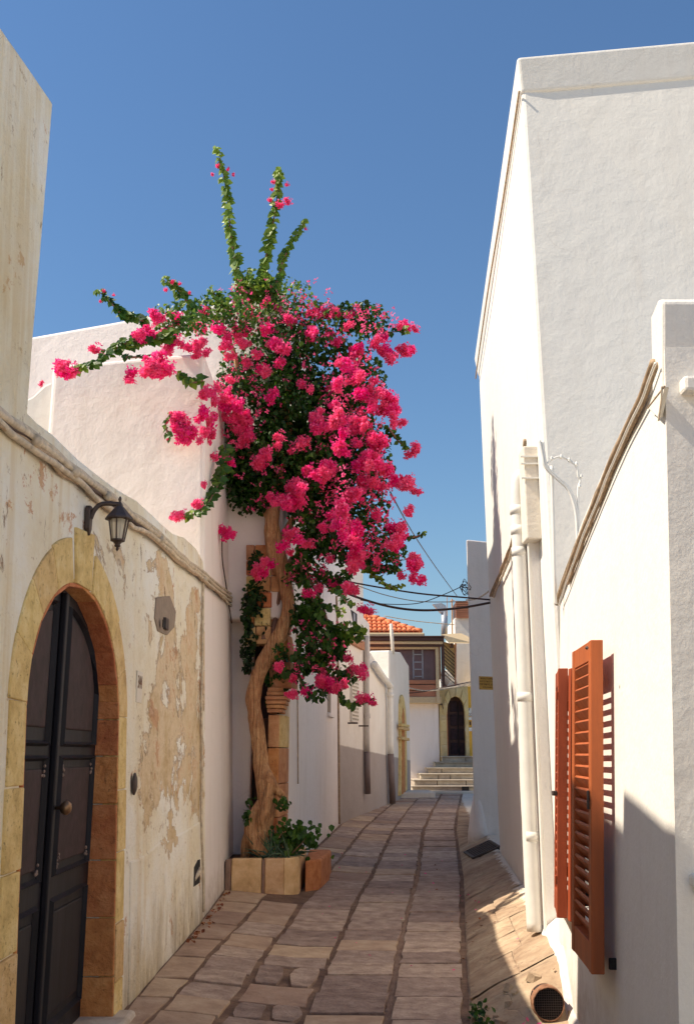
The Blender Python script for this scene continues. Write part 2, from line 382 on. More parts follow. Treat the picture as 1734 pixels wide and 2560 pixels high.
def jitter_outline(pts, step=.25, amp=.012, closed=True):
    out = []; k = len(pts)
    for i in range(k):
        p, q = Vector(pts[i]), Vector(pts[(i + 1) % k]); L = (q - p).length; m = max(1, int(L / step))
        for j in range(m):
            v = p.lerp(q, j / m)
            nv = noise.noise_vector(v * 1.7 + Vector((3.1, 9.2, 1.7))) * amp + noise.noise_vector(v * 5.3) * amp * .5
            out.append(v + Vector((0, nv.y, nv.z)) if j else v + Vector((0, nv.y, nv.z)) * .5)
    return out
def smooth_path(pts, m=6):
    pts = [Vector(p) for p in pts]; out = []
    for i in range(len(pts) - 1):
        p0 = pts[max(i - 1, 0)]; p1 = pts[i]; p2 = pts[i + 1]; p3 = pts[min(i + 2, len(pts) - 1)]
        for j in range(m):
            t = j / m
            out.append(.5 * ((2 * p1) + (p2 - p0) * t + (2 * p0 - 5 * p1 + 4 * p2 - p3) * t * t + (3 * p1 - p0 - 3 * p2 + p3) * t ** 3))
    out.append(pts[-1]); return out
def text_mesh(txt, size, mat, name, parent, M, ext=.002):
    cu = bpy.data.curves.new(name, 'FONT'); cu.body = txt; cu.size = size; cu.extrude = ext; cu.align_x = 'CENTER'; cu.align_y = 'CENTER'
    cu.resolution_u = 3
    t = bpy.data.objects.new(name, cu); C.objects.link(t)
    dg = bpy.context.evaluated_depsgraph_get(); me = bpy.data.meshes.new_from_object(t.evaluated_get(dg))
    bpy.data.objects.remove(t); me.transform(M); me.materials.clear(); me.materials.append(mat)
    ob = bpy.data.objects.new(name, me); C.objects.link(ob)
    if parent: link(ob, parent)
    return ob

# ------------------------------------------------------------------ ground of the lane
EDGE = {
 'R1': ([(4, .05), (6.74, .28), (10.1, .565), (13.1, .90), (18.8, 1.41), (22.9, 1.91), (29, 2.7)],
        [(4, .46), (6.74, .71), (10.1, 1.07), (13.1, 1.40), (18.8, 1.925), (22.9, 2.41), (29, 3.2)]),
 'C1': ([(4, -.46), (6.92, -.23), (9.07, -.058), (11.4, .12), (13.1, .33), (18.8, .86), (22.9, 1.35), (29, 2.15)],
        [(4, .01), (6.92, .245), (9.07, .42), (11.4, .66), (13.1, .84), (18.8, 1.35), (22.9, 1.85), (29, 2.64)]),
 'L1': ([(4, -.92), (6.92, -.70), (9.07, -.60), (11.4, -.43), (13.1, -.22), (18.8, .33), (22.9, .84), (29, 1.65)],
        [(4, -.50), (6.92, -.28), (9.07, -.11), (11.4, .07), (13.1, .27), (18.8, .80), (22.9, 1.30), (29, 2.1)]),
 'L2': ([(4, -1.30), (6.92, -1.08), (9.07, -1.0), (11.4, -.86), (13.1, -.66), (18.8, -.14), (22.9, .4), (29, 1.2)],
        [(4, -.96), (6.92, -.75), (9.07, -.65), (11.4, -.48), (13.1, -.27), (18.8, .28), (22.9, .79), (29, 1.6)]),
}
def z0(Y): return 0 if Y < 9 else (.0263 * (Y - 10) * ss(9, 11, Y) if Y < 29 else .5)
def gutter(Y): return table(EDGE['R1'][1], Y) + .05
def wallR(Y): return .96 + .077 * Y
def zg(X, Y):
    z = z0(Y)
    z += .09 * ss(-.2, -1.35, X + .0 * Y) if Y < 13 else .07 * ss(.9, 0, X - planeX(PC, Y, 0)) * (1 - ss(20, 26, Y))
    g = gutter(Y)
    if X > g and Y < 17.5:
        t = (X - g) / max(.25, wallR(Y) - g)
        h = table([(4, .34), (7, .36), (9, .31), (13.9, .22), (16, .22), (18, .0)], Y)
        near = ss(6.35, 6.95, Y + .25 * noise.noise(Vector((X * 2.2, 0, 3))))
        prof = min(1, t) ** .9 * (.85 + .15 * ss(0, .2, t))
        z += h * prof * (near if Y < 8 else 1) + .05 * (1 - near) * ss(0, 1, t) * (1 if Y < 8 else 0)
        z += .008 * noise.noise(Vector((X * 3, Y * 2, 0))) + .022 * noise.noise(Vector((X * 6, Y * 6, 5))) * (1 - ss(7.0, 7.6, Y))
    z += .006 * noise.noise(Vector((X * 4, Y * 4, 0)))
    return z
st = thing('street', 'stone paved lane climbing away and bending right between white houses', None, (0, 0, 0), kind='structure')
def sheet(name, mat, xf0, xf1, y0, y1, dy, nx, parent=None, kind='structure'):
    m = MB(); ny = int((y1 - y0) / dy) + 1
    for i in range(ny + 1):
        Y = y0 + (y1 - y0) * i / ny; a, b = xf0(Y), xf1(Y)
        for j in range(nx + 1):
            X = lerp(a, b, j / nx); m.v.append((X, Y, zg(X, Y))); m.t.append(.5)
    for i in range(ny):
        for j in range(nx):
            o = i * (nx + 1) + j; m.f.append((o, o + 1, o + nx + 2, o + nx + 1))
    ob = m.build(name, mat, parent, smooth=True, fixn=False)
    if kind and not parent: ob['kind'] = kind
    return ob
sheet('mortar_bed', GROUND, lambda Y: -1.75 if Y < 13 else planeX(PC, Y, 0) - .6, gutter, 1.5, 29.3, .06, 40, st)
pvs = sheet('pavement', APRON, gutter, lambda Y: wallR(Y) + .25, 1.5, 7.1, .04, 36)
sheet('pavement_bed', APRON, gutter, lambda Y: wallR(Y) + .25 if Y < 15 else wallR(Y) + .6, 7.1, 29.3, .06, 24, pvs)
pvs['label'] = 'worn concrete strip sloping up to the right hand wall'
sheet('lane_behind', SLABW, lambda Y: -1.75, lambda Y: 3.2, -9, 1.5, .4, 12)['label'] = 'paved lane behind the viewpoint'
nbh = thing('added_bounce_house', 'low white house on the right behind the viewpoint, added for bounce light', 'house', (2, -3, 0))
MB().box(2.1, 7, -9, 2.6, -.1, 3.6).build('wall', WHITE_R, nbh, .04)  # unseen, added so its sunlit plaster bounces light onto the left walls
EARTH = simple('dry_pale_earth', (.42, .35, .26), .95, var=.15, scale=.4)
g = MB().add([(-900, -900, -.35), (900, -900, -.35), (900, 900, -.35), (-900, 900, -.35)], [(0, 1, 2, 3)]).build('ground', EARTH)
tag(g, 'earth under and beyond the village', None, kind='structure')

def slab(x0a, x1a, x0b, x1b, ya, yb, mat, rise, k=0, rounded=False):
    """one paving stone between y=ya (near) and yb (far)"""
    cx = (x0a + x1a + x0b + x1b) / 4; cy = (ya + yb) / 2; cz = zg(cx, cy)
    j = lambda a: R.uniform(-a, a)
    if rounded:
        pts = []
        for i in range(10):
            t = 2 * math.pi * i / 10; ct, st_ = math.cos(t), math.sin(t)
            ex = math.copysign(abs(ct) ** .42, ct); ey = math.copysign(abs(st_) ** .42, st_)
            v = (ey + 1) / 2; xl, xr = lerp(x0a, x0b, v), lerp(x1a, x1b, v)
            pts.append((lerp(xl, xr, (ex + 1) / 2) + j(.02), lerp(ya, yb, v) + j(.025)))
    else:
        pts = [(x0a + j(.014), ya + j(.02)), (lerp(x0a, x1a, .5) + j(.02), ya + j(.012)), (x1a + j(.014), ya + j(.02)), (lerp(x1a, x1b, .5) + j(.01), cy),
               (x1b + j(.014), yb + j(.02)), (lerp(x0b, x1b, .5) + j(.02), yb + j(.012)), (x0b + j(.014), yb + j(.02)), (lerp(x0a, x0b, .5) + j(.01), cy)]
    n_ = len(pts); top = []; low = []; tl = R.uniform(-.004, .008)
    for (x, y) in pts: top.append(Vector((x - cx, y - cy, zg(x, y) + rise + tl - cz))); low.append(Vector((x - cx, y - cy, zg(x, y) - .04 - cz)))
    m = MB()
    ins = [Vector((p.x * .982, p.y * .986, p.z + .005)) for p in top]
    m.v = [tuple(p) for p in low + top + ins] + [(0, 0, sum(p.z for p in ins) / n_)]; m.t = [.5] * len(m.v)
    for i in range(n_):
        q = (i + 1) % n_
        m.f.append((i, q, n_ + q, n_ + i)); m.f.append((n_ + i, n_ + q, 2 * n_ + q, 2 * n_ + i)); m.f.append((2 * n_ + i, 2 * n_ + q, 3 * n_))
    ob = m.build('paving_stone', mat, None, fixn=False); ob.location = (cx, cy, cz); link(ob, st); return ob
for col in ('R1', 'C1', 'L1', 'L2'):
    EL, ER = EDGE[col]; Y = 4.6 + R.uniform(0, .4)
    while Y < 28.3:
        d = R.uniform(.40, .60) if col in ('R1', 'C1') else R.uniform(.36, .68)
        if Y > 13: d *= .88
        if Y > 20: d *= 1.1
        gp = R.uniform(.010, .022) if col in ('R1', 'C1') else R.uniform(.014, .03)
        a, b = Y, Y + d - gp
        xa0, xa1, xb0, xb1 = table(EL, a), table(ER, a), table(EL, b), table(ER, b)
        ok = True
        if a > 12.2 and col == 'L2' and xb0 < planeX(PC, b, 0) + .06:
            xa0 = max(xa0, planeX(PC, a, 0) + .06); xb0 = max(xb0, planeX(PC, b, 0) + .06)
            if xb1 - xb0 < .12: ok = False
        if 11.2 < b and a < 13.2 and xa0 < -.42 and col == 'L2': ok = False
        if ok:
            warm = (col in ('L1', 'L2') and R.random() < (.55 if col == 'L2' else .3)) or R.random() < .04
            rd = col == 'L1' and 6.5 < Y < 8.0
            if rd and R.random() < .75:
                mx0 = lerp(xa0, xa1, .52); 
                slab(xa0, mx0 - .025, xb0, mx0 - .015, a, b, SLAB, .012, rounded=True)
                slab(mx0 + .025, xa1, mx0 + .03, xb1, a, b, SLAB, .012, rounded=True)
            else:
                slab(xa0, xa1, xb0, xb1, a, b, SLABW if warm else SLAB, .016 if col in ('R1', 'C1') else .008, rounded=False)
        Y += d
# thin strip of stones against the left wall near the camera
Y = 5.0
while Y < 11.4:
    d = R.uniform(.45, .8); x1 = table(EDGE['L2'][0], Y) - .04
    if x1 - (-1.33) > .1: slab(-1.32, x1, -1.32, table(EDGE['L2'][0], Y + d) - .04, Y, Y + d - .05, SLABW, .004)
    Y += d
# pebble joints between the two middle rows of slabs
m = MB(); RP = random.Random(3)
for i in range(2600):
    y = RP.uniform(5, 26) if RP.random() < .5 else RP.uniform(5, 13)
    a = table(EDGE['C1'][1], y); b = table(EDGE['R1'][0], y); x = RP.uniform(a + .004, b - .004) if b > a + .01 else a
    r_ = RP.uniform(.006, .016); z = zg(x, y) + .003
    m.add([(x - r_, y - r_, z - .01), (x + r_, y - r_, z - .01), (x + r_, y + r_, z - .01), (x - r_, y + r_, z - .01), (x, y, z + r_ * .8)],
          [(0, 1, 4), (1, 2, 4), (2, 3, 4), (3, 0, 4)])
tag(m.build('pebbles', SLABW, st, fixn=False), None, None, kind='stuff')

# ------------------------------------------------------------------ walls: an outline on a plane, extruded to its thickness
def wall_outline(px_pts, P): return [onP(a, b, P) for a, b in px_pts]

# ======================= OLD HOUSE on the left
old = thing('old_house', 'old house with peeling cream plaster and an arched dark double door', 'house', (-1.4, 5, 0))
DP = -1.53
AC, AW, SPR, AH = 5.335, .915, 1.80, .685      # arch centre, half width, spring height, rise
def arch(t, extra=0, k=1.0):                   # t 0..pi from far side to near side
    return AC + (AW + extra) * math.cos(t), SPR + (AH + extra) * (math.sin(t) ** k)
top = [(0, 62), (134, 256), (72, 1030), (95, 1054), (133, 1083), (198, 1148), (286, 1216), (343, 1251), (381, 1285), (431, 1331), (461, 1342), (492, 1372), (507, 1400), (512, 1433)]
tp = wall_outline(top, PA)
pts = [Vector((0, .4, -.2)), Vector((0, .4, tp[0].z - .45)), Vector((0, 2.6, tp[0].z - .16))] + tp + [Vector((0, 10.15, -.2)), Vector((0, AC + AW, -.2))]
pts += [Vector((0, *arch(i * math.pi / 24))) for i in range(25)] + [Vector((0, AC - AW, -.2))]
out = []
for i, p in enumerate(jitter_outline(pts, .3, .014)):
    out.append(Vector((planeX(PA, p.y, p.z), p.y, p.z)))
MB().prism(out, (-.36, 0, 0)).build('wall', OLD, old, .02)
# back mass so that the house is a volume, its roof below the parapet
MB().box(-6.5, -1.78, .4, 10.1, -.2, 2.9).build('rear_wall', OLD, old, .03)
MB().box(-6.5, -1.88, .4, 4.15, 2.92, 4.3).build('upper_storey_wall', OLD, old, .03)
MB().prism([Vector((-2.35, .4, 2.9)), Vector((-2.35, 5.75, 2.9)), Vector((-2.35, 5.75, 5.95)), Vector((-2.35, .4, 5.0))], (-4, 0, 0)).build('shadow_caster_block', OLD, old, .03)  # unseen block, added to cast the slanting shadow on the near right wall
# thickened lower plaster band
m = MB(); pth = []
yy = [6.66 + i * .25 for i in range(14)]
fr = [Vector((planeX(PA, y, 0) + .012, y, -.1)) for y in yy]
tpz = [Vector((planeX(PA, y, .95) + .012, y, .93 + .04 * noise.noise(Vector((y * 1.5, 0, 0))) + .012 * (y - 6.6))) for y in yy]
m.prism(fr + tpz[::-1], (-.06, 0, 0)).build('plaster_band', OLD, old, .012)
# stones round the door
def arch_stone(t0, t1, depth, ext, mat, name='arch_stone'):
    n_ = 4; a = [arch(lerp(t0, t1, i / n_), -.004) for i in range(n_ + 1)]; b = [arch(lerp(t0, t1, i / n_), ext) for i in range(n_ + 1)][::-1]
    f = [Vector((planeX(PA, y, z) + depth, y, z)) for y, z in a + b]
    return MB().prism(f, (-.10, 0, 0)).build(name, mat, old, .005)
ts = [0.02, .36, .72, 1.06, 1.36, 1.80, 2.12, 2.46, 2.80, 3.12]
for i in range(len(ts) - 1):
    if i == 4: continue
    arch_stone(ts[i] + .003, ts[i + 1] - .003, .012 + R.uniform(-.002, .003), .215 + R.uniform(-.01, .015), OCHRE)
k0 = arch(1.40, -.004); k1 = arch(1.77, -.004)
f = [(k1[0] + .02, k1[1]), (k0[0] - .02, k0[1]), (k0[0] + .02, 2.80), (k1[0] - .02, 2.76)]
MB().prism([Vector((planeX(PA, y, z) + .018, y, z)) for y, z in f], (-.12, 0, 0)).build('keystone', OCHRE, old, .006)
def jamb(yin, sgn):
    zs = [-.1, .30, .62, 1.02, 1.38, SPR + .02] if sgn > 0 else [-.1, .42, .80, 1.12, 1.46, SPR + .02]
    for i in range(len(zs) - 1):
        w = .215 + R.uniform(-.015, .02); a, b = sorted((yin, yin + sgn * w)); za, zb = zs[i] + .005, zs[i + 1] - .004
        f = [(a, za), (b, za), (b, zb), (a, zb)]
        mt = REDST if (sgn < 0 and i == 0) else OCHRE
        MB().prism([Vector((planeX(PA, y, z) + .012 + .004 * (i % 2), y, z)) for y, z in f], (-.10, 0, 0)).build('jamb_stone', mt, old, .005)
jamb(AC + AW - .003, 1); jamb(AC - AW + .003, -1)
# reveal of the opening: red-brown stones along the far side and under the arch
def reveal(seq, name='reveal_stone'):
    for (a, b) in seq:
        ia = Vector((0, a[0], a[1])); ib = Vector((0, b[0], b[1])); d = (ib - ia); nrm = Vector((0, -(d.z), d.y)).normalized()
        c = Vector((0, AC, 1.2)); 
        if (ia + nrm * .01 - c).length > (ia - c).length: nrm = -nrm
        q = []
        for p_, xo in ((ia, .008), (ib, .008), (ib, -.30), (ia, -.30)):
            q.append(Vector((planeX(PA, p_.y, p_.z) + xo, p_.y, p_.z)))
        MB().prism(q, nrm * .022).build(name, REDST, old, .006)
zs = [-.1, .34, .66, .98, 1.30, 1.58, SPR]
reveal([((AC + AW, zs[i] + .004), (AC + AW, zs[i + 1] - .004)) for i in range(6)])
reveal([((AC - AW, zs[i] + .004), (AC - AW, zs[i + 1] - .004)) for i in range(6)])
for i in range(10):
    t0, t1 = i * math.pi / 10 + .004, (i + 1) * math.pi / 10 - .004; tm = (t0 + t1) / 2
    reveal([(arch(t0), arch(tm)), (arch(tm), arch(t1))] if i in (0, 9) else [(arch(t0), arch(t1))])
# threshold
MB().box(-1.62, -1.24, AC - AW - .1, AC + AW + .16, -.1, .13).build('threshold', CREAM, old, .03, seg=3)
# double door
def door_leaf(ya, yb, name='door'):
    m = MB(); n_ = 14; pts = [(ya, .12), (yb, .12)]
    for i in range(n_ + 1):
        y = lerp(yb, ya, i / n_); q = max(0, 1 - ((y - AC) / (AW + .02)) ** 2); pts.append((y, SPR + (AH + .02) * math.sqrt(q)))
    m.prism([Vector((DP, y, z)) for y, z in pts], (-.05, 0, 0))
    d = m.build(name, DOORP, old, .006); return d
mid = AC - .02
dl = door_leaf(AC - AW - .02, mid - .012); dr = door_leaf(mid + .012, AC + AW + .02)
for leaf, (ya, yb) in ((dl, (AC - AW + .03, mid - .05)), (dr, (mid + .05, AC + AW - .04))):
    for (z0_, z1_, nm) in ((.26, .84, 'lower'), (1.00, 1.56, 'mid'), (1.66, 1.70 + .45, 'upper')):
        a, b = ya + .09, yb - .09
        if nm == 'upper':
            P = [(a, z0_), (b, z0_)]
            for i in range(9):
                y = lerp(b, a, i / 8); q = max(.0, 1 - ((y - AC) / (AW - .10)) ** 2); P.append((y, max(z0_ + .2, SPR + (AH - .12) * math.sqrt(q))))
            inner = [Vector((DP + .010, y, z)) for y, z in P]
        else:
            P = [(a, z0_), (b, z0_), (b, z1_), (a, z1_)]; inner = [Vector((DP + .010, y, z)) for y, z in P]
        cc = sum(inner, Vector()) / len(inner)
        outer = [cc + (p - cc) * 1.0 + Vector((0, math.copysign(.028, p.y - cc.y), math.copysign(.028, p.z - cc.z))) for p in inner]
        m = MB(); k = len(inner)                                   # raised moulding ring
        o2 = [Vector((DP + .001, p.y, p.z)) for p in outer]; i2 = [Vector((DP + .001, p.y, p.z)) for p in inner]; rg = [Vector((DP + .028, (p.y + q.y) / 2, (p.z + q.z) / 2)) for p, q in zip(inner, outer)]
        m.v = [tuple(p) for p in o2 + rg + i2]; m.t = [.5] * len(m.v)
        for i in range(k):
            q = (i + 1) % k; m.f += [(i, q, k + q, k + i), (k + i, k + q, 2 * k + q, 2 * k + i)]
        m.build('door_moulding', DOORP, leaf, fixn=False)
        shr = [cc + (p - cc) * .86 for p in inner]
        MB().prism([Vector((DP + .012, p.y, p.z)) for p in shr], (-.02, 0, 0)).build('door_panel', DOORM if nm != 'lower' else DOORP, leaf, .008)
        if nm == 'mid':
            for (cy, cz) in ((a + .04, z0_ + .05), (b - .04, z0_ + .05), (a + .04, z1_ - .05), (b - .04, z1_ - .05)):
                m = MB()
                for q in range(5):
                    y = cy + R.uniform(-.022, .022); z = cz + R.uniform(-.03, .03)
                    m.lathe((DP + .016, y, z), [(.001, -.008), (.007, -.002), (.006, .006), (.001, .009)], 6)
                m.build('door_carving', DOORW, leaf)['kind'] = 'stuff'
MB().beam((DP + .018, mid, .14), (DP + .018, mid, SPR + AH - .05), .05, .034, up=Vector((1, 0, 0))).build('door_strip', DOORP, dr, .008)
kb = onP(165, 2020, (DP + .09, 0, 0))
kn = MB().lathe((0, 0, 0), [(.008, -.07), (.009, -.03), (.025, -.022), (.036, -.006), (.036, .008), (.024, .024), (.002, .03)], 14).build('door_knob', BRASS, dr, smooth=True)
kn.matrix_parent_inverse = Matrix.Identity(4); kn.rotation_euler = (0, rad(90), 0); kn.location = kb
# the leaves are children of the house empty: children of a leaf need no offset twice
for lf in (dl, dr):
    for ch in lf.children: pass
# house number scratched in plaster
hn = onP(347, 1712, (PA[0] + .004, PA[1], PA[2]))
pl = MB().box(-.004, .006, -.075, .095, -.12, .09).build('number_patch', CREAM, old, .003); pl.location = pl.location + hn
M = Matrix.Translation(hn + Vector((.009, 0, .012))) @ Matrix.Rotation(rad(90), 4, 'Z') @ Matrix.Rotation(rad(90), 4, 'X')
text_mesh('344', .125, simple('scratched_number', (.20, .11, .06)), 'house_number', old, M @ Matrix.Scale(.72, 4, (1, 0, 0)), .001)
# grey patch and socket box
cpt = [(392, 1494), (425, 1490), (440, 1530), (436, 1568), (418, 1588), (396, 1578), (388, 1545)]
MB().prism([onP(a, b, (PA[0] + .010, 0, PA[2])) for a, b in cpt], (-.02, 0, 0)).build('grey_mortar_patch', GREYP, old)
q = onP(408, 1560, PA); MB().box(q.x - .02, q.x + .035, q.y - .06, q.y + .06, q.z - .045, q.z + .045).build('meter_box', IRON, old, .006)
q = onP(408, 1560, (PA[0] + .034, 0, PA[2])); MB().box(q.x, q.x + .008, q.y - .04, q.y + .03, q.z - .03, q.z + .03).build('meter_door', DARK, old, .003)
# vent hole with broken pipe
q = onP(490, 2180, PA); f = [(q.y - .22, q.z - .10), (q.y + .16, q.z - .11), (q.y + .17, q.z + .09), (q.y + .02, q.z + .10), (q.y - .2, q.z + .06)]
MB().prism([Vector((planeX(PA, y, z) + .014, y, z)) for y, z in f], (-.02, 0, 0)).build('vent_hole', DARK, old)
MB().tube([(q.x + .0, q.y - .14, q.z - .05), (q.x + .03, q.y, q.z + .0), (q.x + .01, q.y + .12, q.z + .01)], .022, 8).build('broken_pipe', PAINTC, old, smooth=True)
q = onP(329, 1960, PA); m = MB().lathe((0, 0, 0), [(.05, -.0), (.05, .012), (.03, .022)], 12); o_ = m.build('bell_push', IRON, old, smooth=True)
o_.location = o_.location + q + Vector((.012, 0, 0)); o_.rotation_euler = (0, rad(90), 0); o_.scale = (1.4, .8, 1)
# thin conduit down the seam with the next house
cd_ = smooth_path([onP(x, y, (PA[0] + .02, 0, PA[2])) for x, y in ((509, 1440), (507, 1500), (506, 1650), (503, 1760), (505, 1900), (503, 2060), (507, 2160), (509, 2280))], 5)
t_ = thing('conduit', 'thin rusty cream conduit down the seam beside the peeling wall', 'pipe', cd_[-1])
MB().tube(cd_, .011, 8).build('pipe', PAINTC, t_, smooth=True)
MB().tube([p + Vector((0, .05, 0)) for p in cd_], .006, 6).build('wire', DUSTC, t_, smooth=True)
for i in (4, 12, 22, 30): MB().tube([cd_[i] - (cd_[i] - cd_[i + 1]) * .3, cd_[i] + (cd_[i + 1] - cd_[i]) * .3], .017, 8).build('collar', PAINTC, t_, smooth=True)

# ---- lantern over the door
Lp = onP(213, 1296, PA); lc = onP(260, 1320, (-1.27, 0, 0)); lc = Vector((-1.262, Lp.y + .02, Lp.z - .03))
lt = thing('wall_lantern', 'small dark iron lantern on a curved arm above the arched door', 'lantern', Lp)
MB().prism([Vector((Lp.x + .004, Lp.y + a, Lp.z + b)) for a, b in ((-.035, .05), (-.02, .07), (.02, .07), (.035, .05), (.03, -.06), (0, -.10), (-.03, -.06))], (.03, 0, 0)).build('wall_plate', IRON, lt, .006)
MB().tube(smooth_path([Lp + Vector((.03, 0, .0)), Lp + Vector((.05, 0, .05)), Lp + Vector((.09, .01, .085)), Vector((lc.x, lc.y, Lp.z + .085))], 6), [.014] * 19, 8).build('arm', IRON, lt, smooth=True)
MB().lathe((lc.x, lc.y, lc.z), [(.004, .16), (.010, .145), (.006, .13), (.016, .115), (.022, .10), (.036, .085), (.060, .055), (.078, .035), (.078, .028), (.06, .03)], 8).build('lamp_roof', IRON, lt)
m = MB()
for j in range(6):
    t = math.pi / 6 + j * math.pi / 3; m.beam((lc.x + .056 * math.cos(t), lc.y + .056 * math.sin(t), lc.z + .03), (lc.x + .036 * math.cos(t), lc.y + .036 * math.sin(t), lc.z - .09), .007, .007)
m.lathe(lc, [(.06, .034), (.06, .026)], 6); m.lathe(lc, [(.040, -.085), (.040, -.094), (.024, -.10), (.014, -.112), (.018, -.122), (.006, -.130), (.010, -.138), (.002, -.15)], 10)
m.build('frame', IRON, lt)
MB().lathe(lc, [(.050, .026), (.033, -.086)], 6).build('glass', GLASS, lt)

# ---- bundle of old cables strung along the wall
cb = thing('cable_bundle', 'thick bundle of dirty cream cables sagging along the peeling wall above the door', 'cables', onP(0, 1030, PA))
def cable_px(pts, off, r, mat, name, parent, P=PA, m_=6, wob=0.006):
    w = [onP(x, y, (P[0] + off, P[1], P[2])) for x, y in pts]; w = smooth_path(w, m_)
    w = [p + noise.noise_vector(p * 3.1 + Vector((off * 50, 0, r * 100))) * wob for p in w]
    return MB().tube(w, r, 8).build(name, mat, parent, smooth=True)
main = [(-70, 985), (0, 1034), (60, 1074), (91, 1098), (140, 1138), (183, 1174), (225, 1205), (267, 1234), (330, 1288), (400, 1342), (455, 1396), (511, 1441), (560, 1482), (590, 1500)]
cable_px(main, .035, .019, PAINTC, 'cable', cb, wob=.008)
cable_px([(x, y + 5) for x, y in main], .016, .012, DARKC, 'cable', cb, wob=.02)
cable_px([(x, y + 14) for x, y in main], .02, .014, DARKC, 'cable', cb, wob=.012)
cable_px([(x, y - 9) for x, y in main], .03, .014, PAINTC, 'cable', cb, wob=.012)
low = [(-70, 1005), (0, 1052), (45, 1092), (90, 1124), (140, 1162), (200, 1206), (255, 1252), (300, 1290), (340, 1318), (380, 1338), (440, 1390), (500, 1440), (560, 1492), (592, 1508)]
cable_px(low, .035, .016, PAINTC, 'cable', cb, wob=.016)
cable_px([(x + 3, y + 9) for x, y in low], .03, .010, DUSTC, 'cable', cb, wob=.02)
cable_px([(x, y + 20 + 5 * math.sin(i)) for i, (x, y) in enumerate(main)], .03, .010, DUSTC, 'cable', cb, wob=.02)
for (x, y) in ((92, 1100), (187, 1178), (270, 1238), (402, 1346), (512, 1446)):
    c0 = onP(x, y + 2, (PA[0] + .05, 0, PA[2])); MB().tube([c0 + Vector((0, -.022, -.0)), c0 + Vector((0, .022, .0))], .027, 10).build('strap', PAINTC, cb, smooth=True)
bw = thing('hanging_cable', 'loose cream cable looped down the white wall beside the portal', 'cable', onP(600, 1500, PA))
cable_px([(607, 1250), (603, 1330), (604, 1420), (600, 1480), (592, 1508), (575, 1512), (555, 1490)], .03, .013, PAINTC, 'cable', bw)
cable_px([(596, 1330), (598, 1420), (603, 1480), (596, 1502)], .04, .010, DARKC, 'cable', bw)
cable_px([(555, 1330), (556, 1400), (566, 1470), (579, 1558)], .03, .008, DARKC, 'wire', bw, wob=.001)

# ======================= WHITE HOUSE on the left, behind the parapet
def shear(ps): return [Vector((p[0] - .035 * (p[2] - EYE), p[1], p[2])) for p in ps]
def block(name, foot, z0_, z1_, mat, parent, bev=.05, lean=True, ztop=None):
    k = len(foot); v = []
    for z in (z0_, z1_):
        for i, (x, y) in enumerate(foot):
            zz = z if (z == z0_ or ztop is None) else ztop[i]
            v.append(Vector((x - (.035 * (zz - EYE) if lean and abs(x + 1.4) < .2 else 0), y, zz)))
    f = [tuple(reversed(range(k))), tuple(range(k, 2 * k))] + [(i, (i + 1) % k, k + (i + 1) % k, k + i) for i in range(k)]
    m = MB(); m.add(v, f); return m.build(name, mat, parent, bev, seg=3)
wh = thing('white_house', 'whitewashed house behind the old parapet, pink flowers hanging over its corner', 'house', (-1.4, 10, 0))
block('wall', [(-3.20, 10.16), (-1.4, 10.12), (-1.4, 13.3), (-3.6, 13.3)], -.1, 5.84, WHITE_B, wh, .05, ztop=[5.70, 5.84, 5.84, 5.70])
# curved stair wall catching the sun at the left
st_pts = [(70, 1150), (133, 1090), (133, 955), (122, 956), (110, 962), (96, 975), (80, 990), (60, 1000)]
MB().prism([onY(a, b, 10.5) for a, b in st_pts], (0, .22, 0)).build('stair_wall', WHITE_R, wh, .03)
MB().box(-4.9, -3.3, 11.3, 12.6, 0, 5.5).build('side_wall', WHITE_B, wh, .04)

# ======================= TALL WHITE HOUSE with the stone portal
ch = thing('portal_house', 'tall white house with a carved stone portal behind the bougainvillea trunk', 'house', (-.8, 12.3, 0))
foot = [(-6.9, 12.9), (-.80, 12.2), (planeX(PC, 16.4, 0), 16.4), (-4, 18)]
block('upper_wall', foot, 3.2, 7.58, WHITE_B, ch, .05, lean=False, ztop=[6.75, 7.58, 7.58, 6.9])
# lower front with door opening, in the plane of the front; direction along the front
fa, fb = Vector((-6.9, 12.9, 0)), Vector((-.80, 12.2, 0)); fd = (fb - fa).normalized(); fnrm = Vector((fd.y, -fd.x, 0))
def onFront(px, py, off=0):
    a, b = ray(px, py); p0 = fb + fnrm * off; Y = p0.dot(fnrm) / (a * fnrm.x + fnrm.y); return Vector((a * Y, Y, b * Y + EYE))
block('lower_wall', [(planeX(PC, 13.0, 0) - .0, 13.0), (planeX(PC, 19.3, 0), 19.3), (-2.4, 19.6), (-2.4, 13.0)], -.1, 3.18, WHITE_B, ch, .03, lean=False)
block('far_upper_wall', [(planeX(PC, 16.5, 0), 16.5), (planeX(PC, 19.3, 0), 19.3), (-2.4, 19.6), (-2.4, 16.6)], 3.19, 5.3, WHITE_B, ch, .03, lean=False)
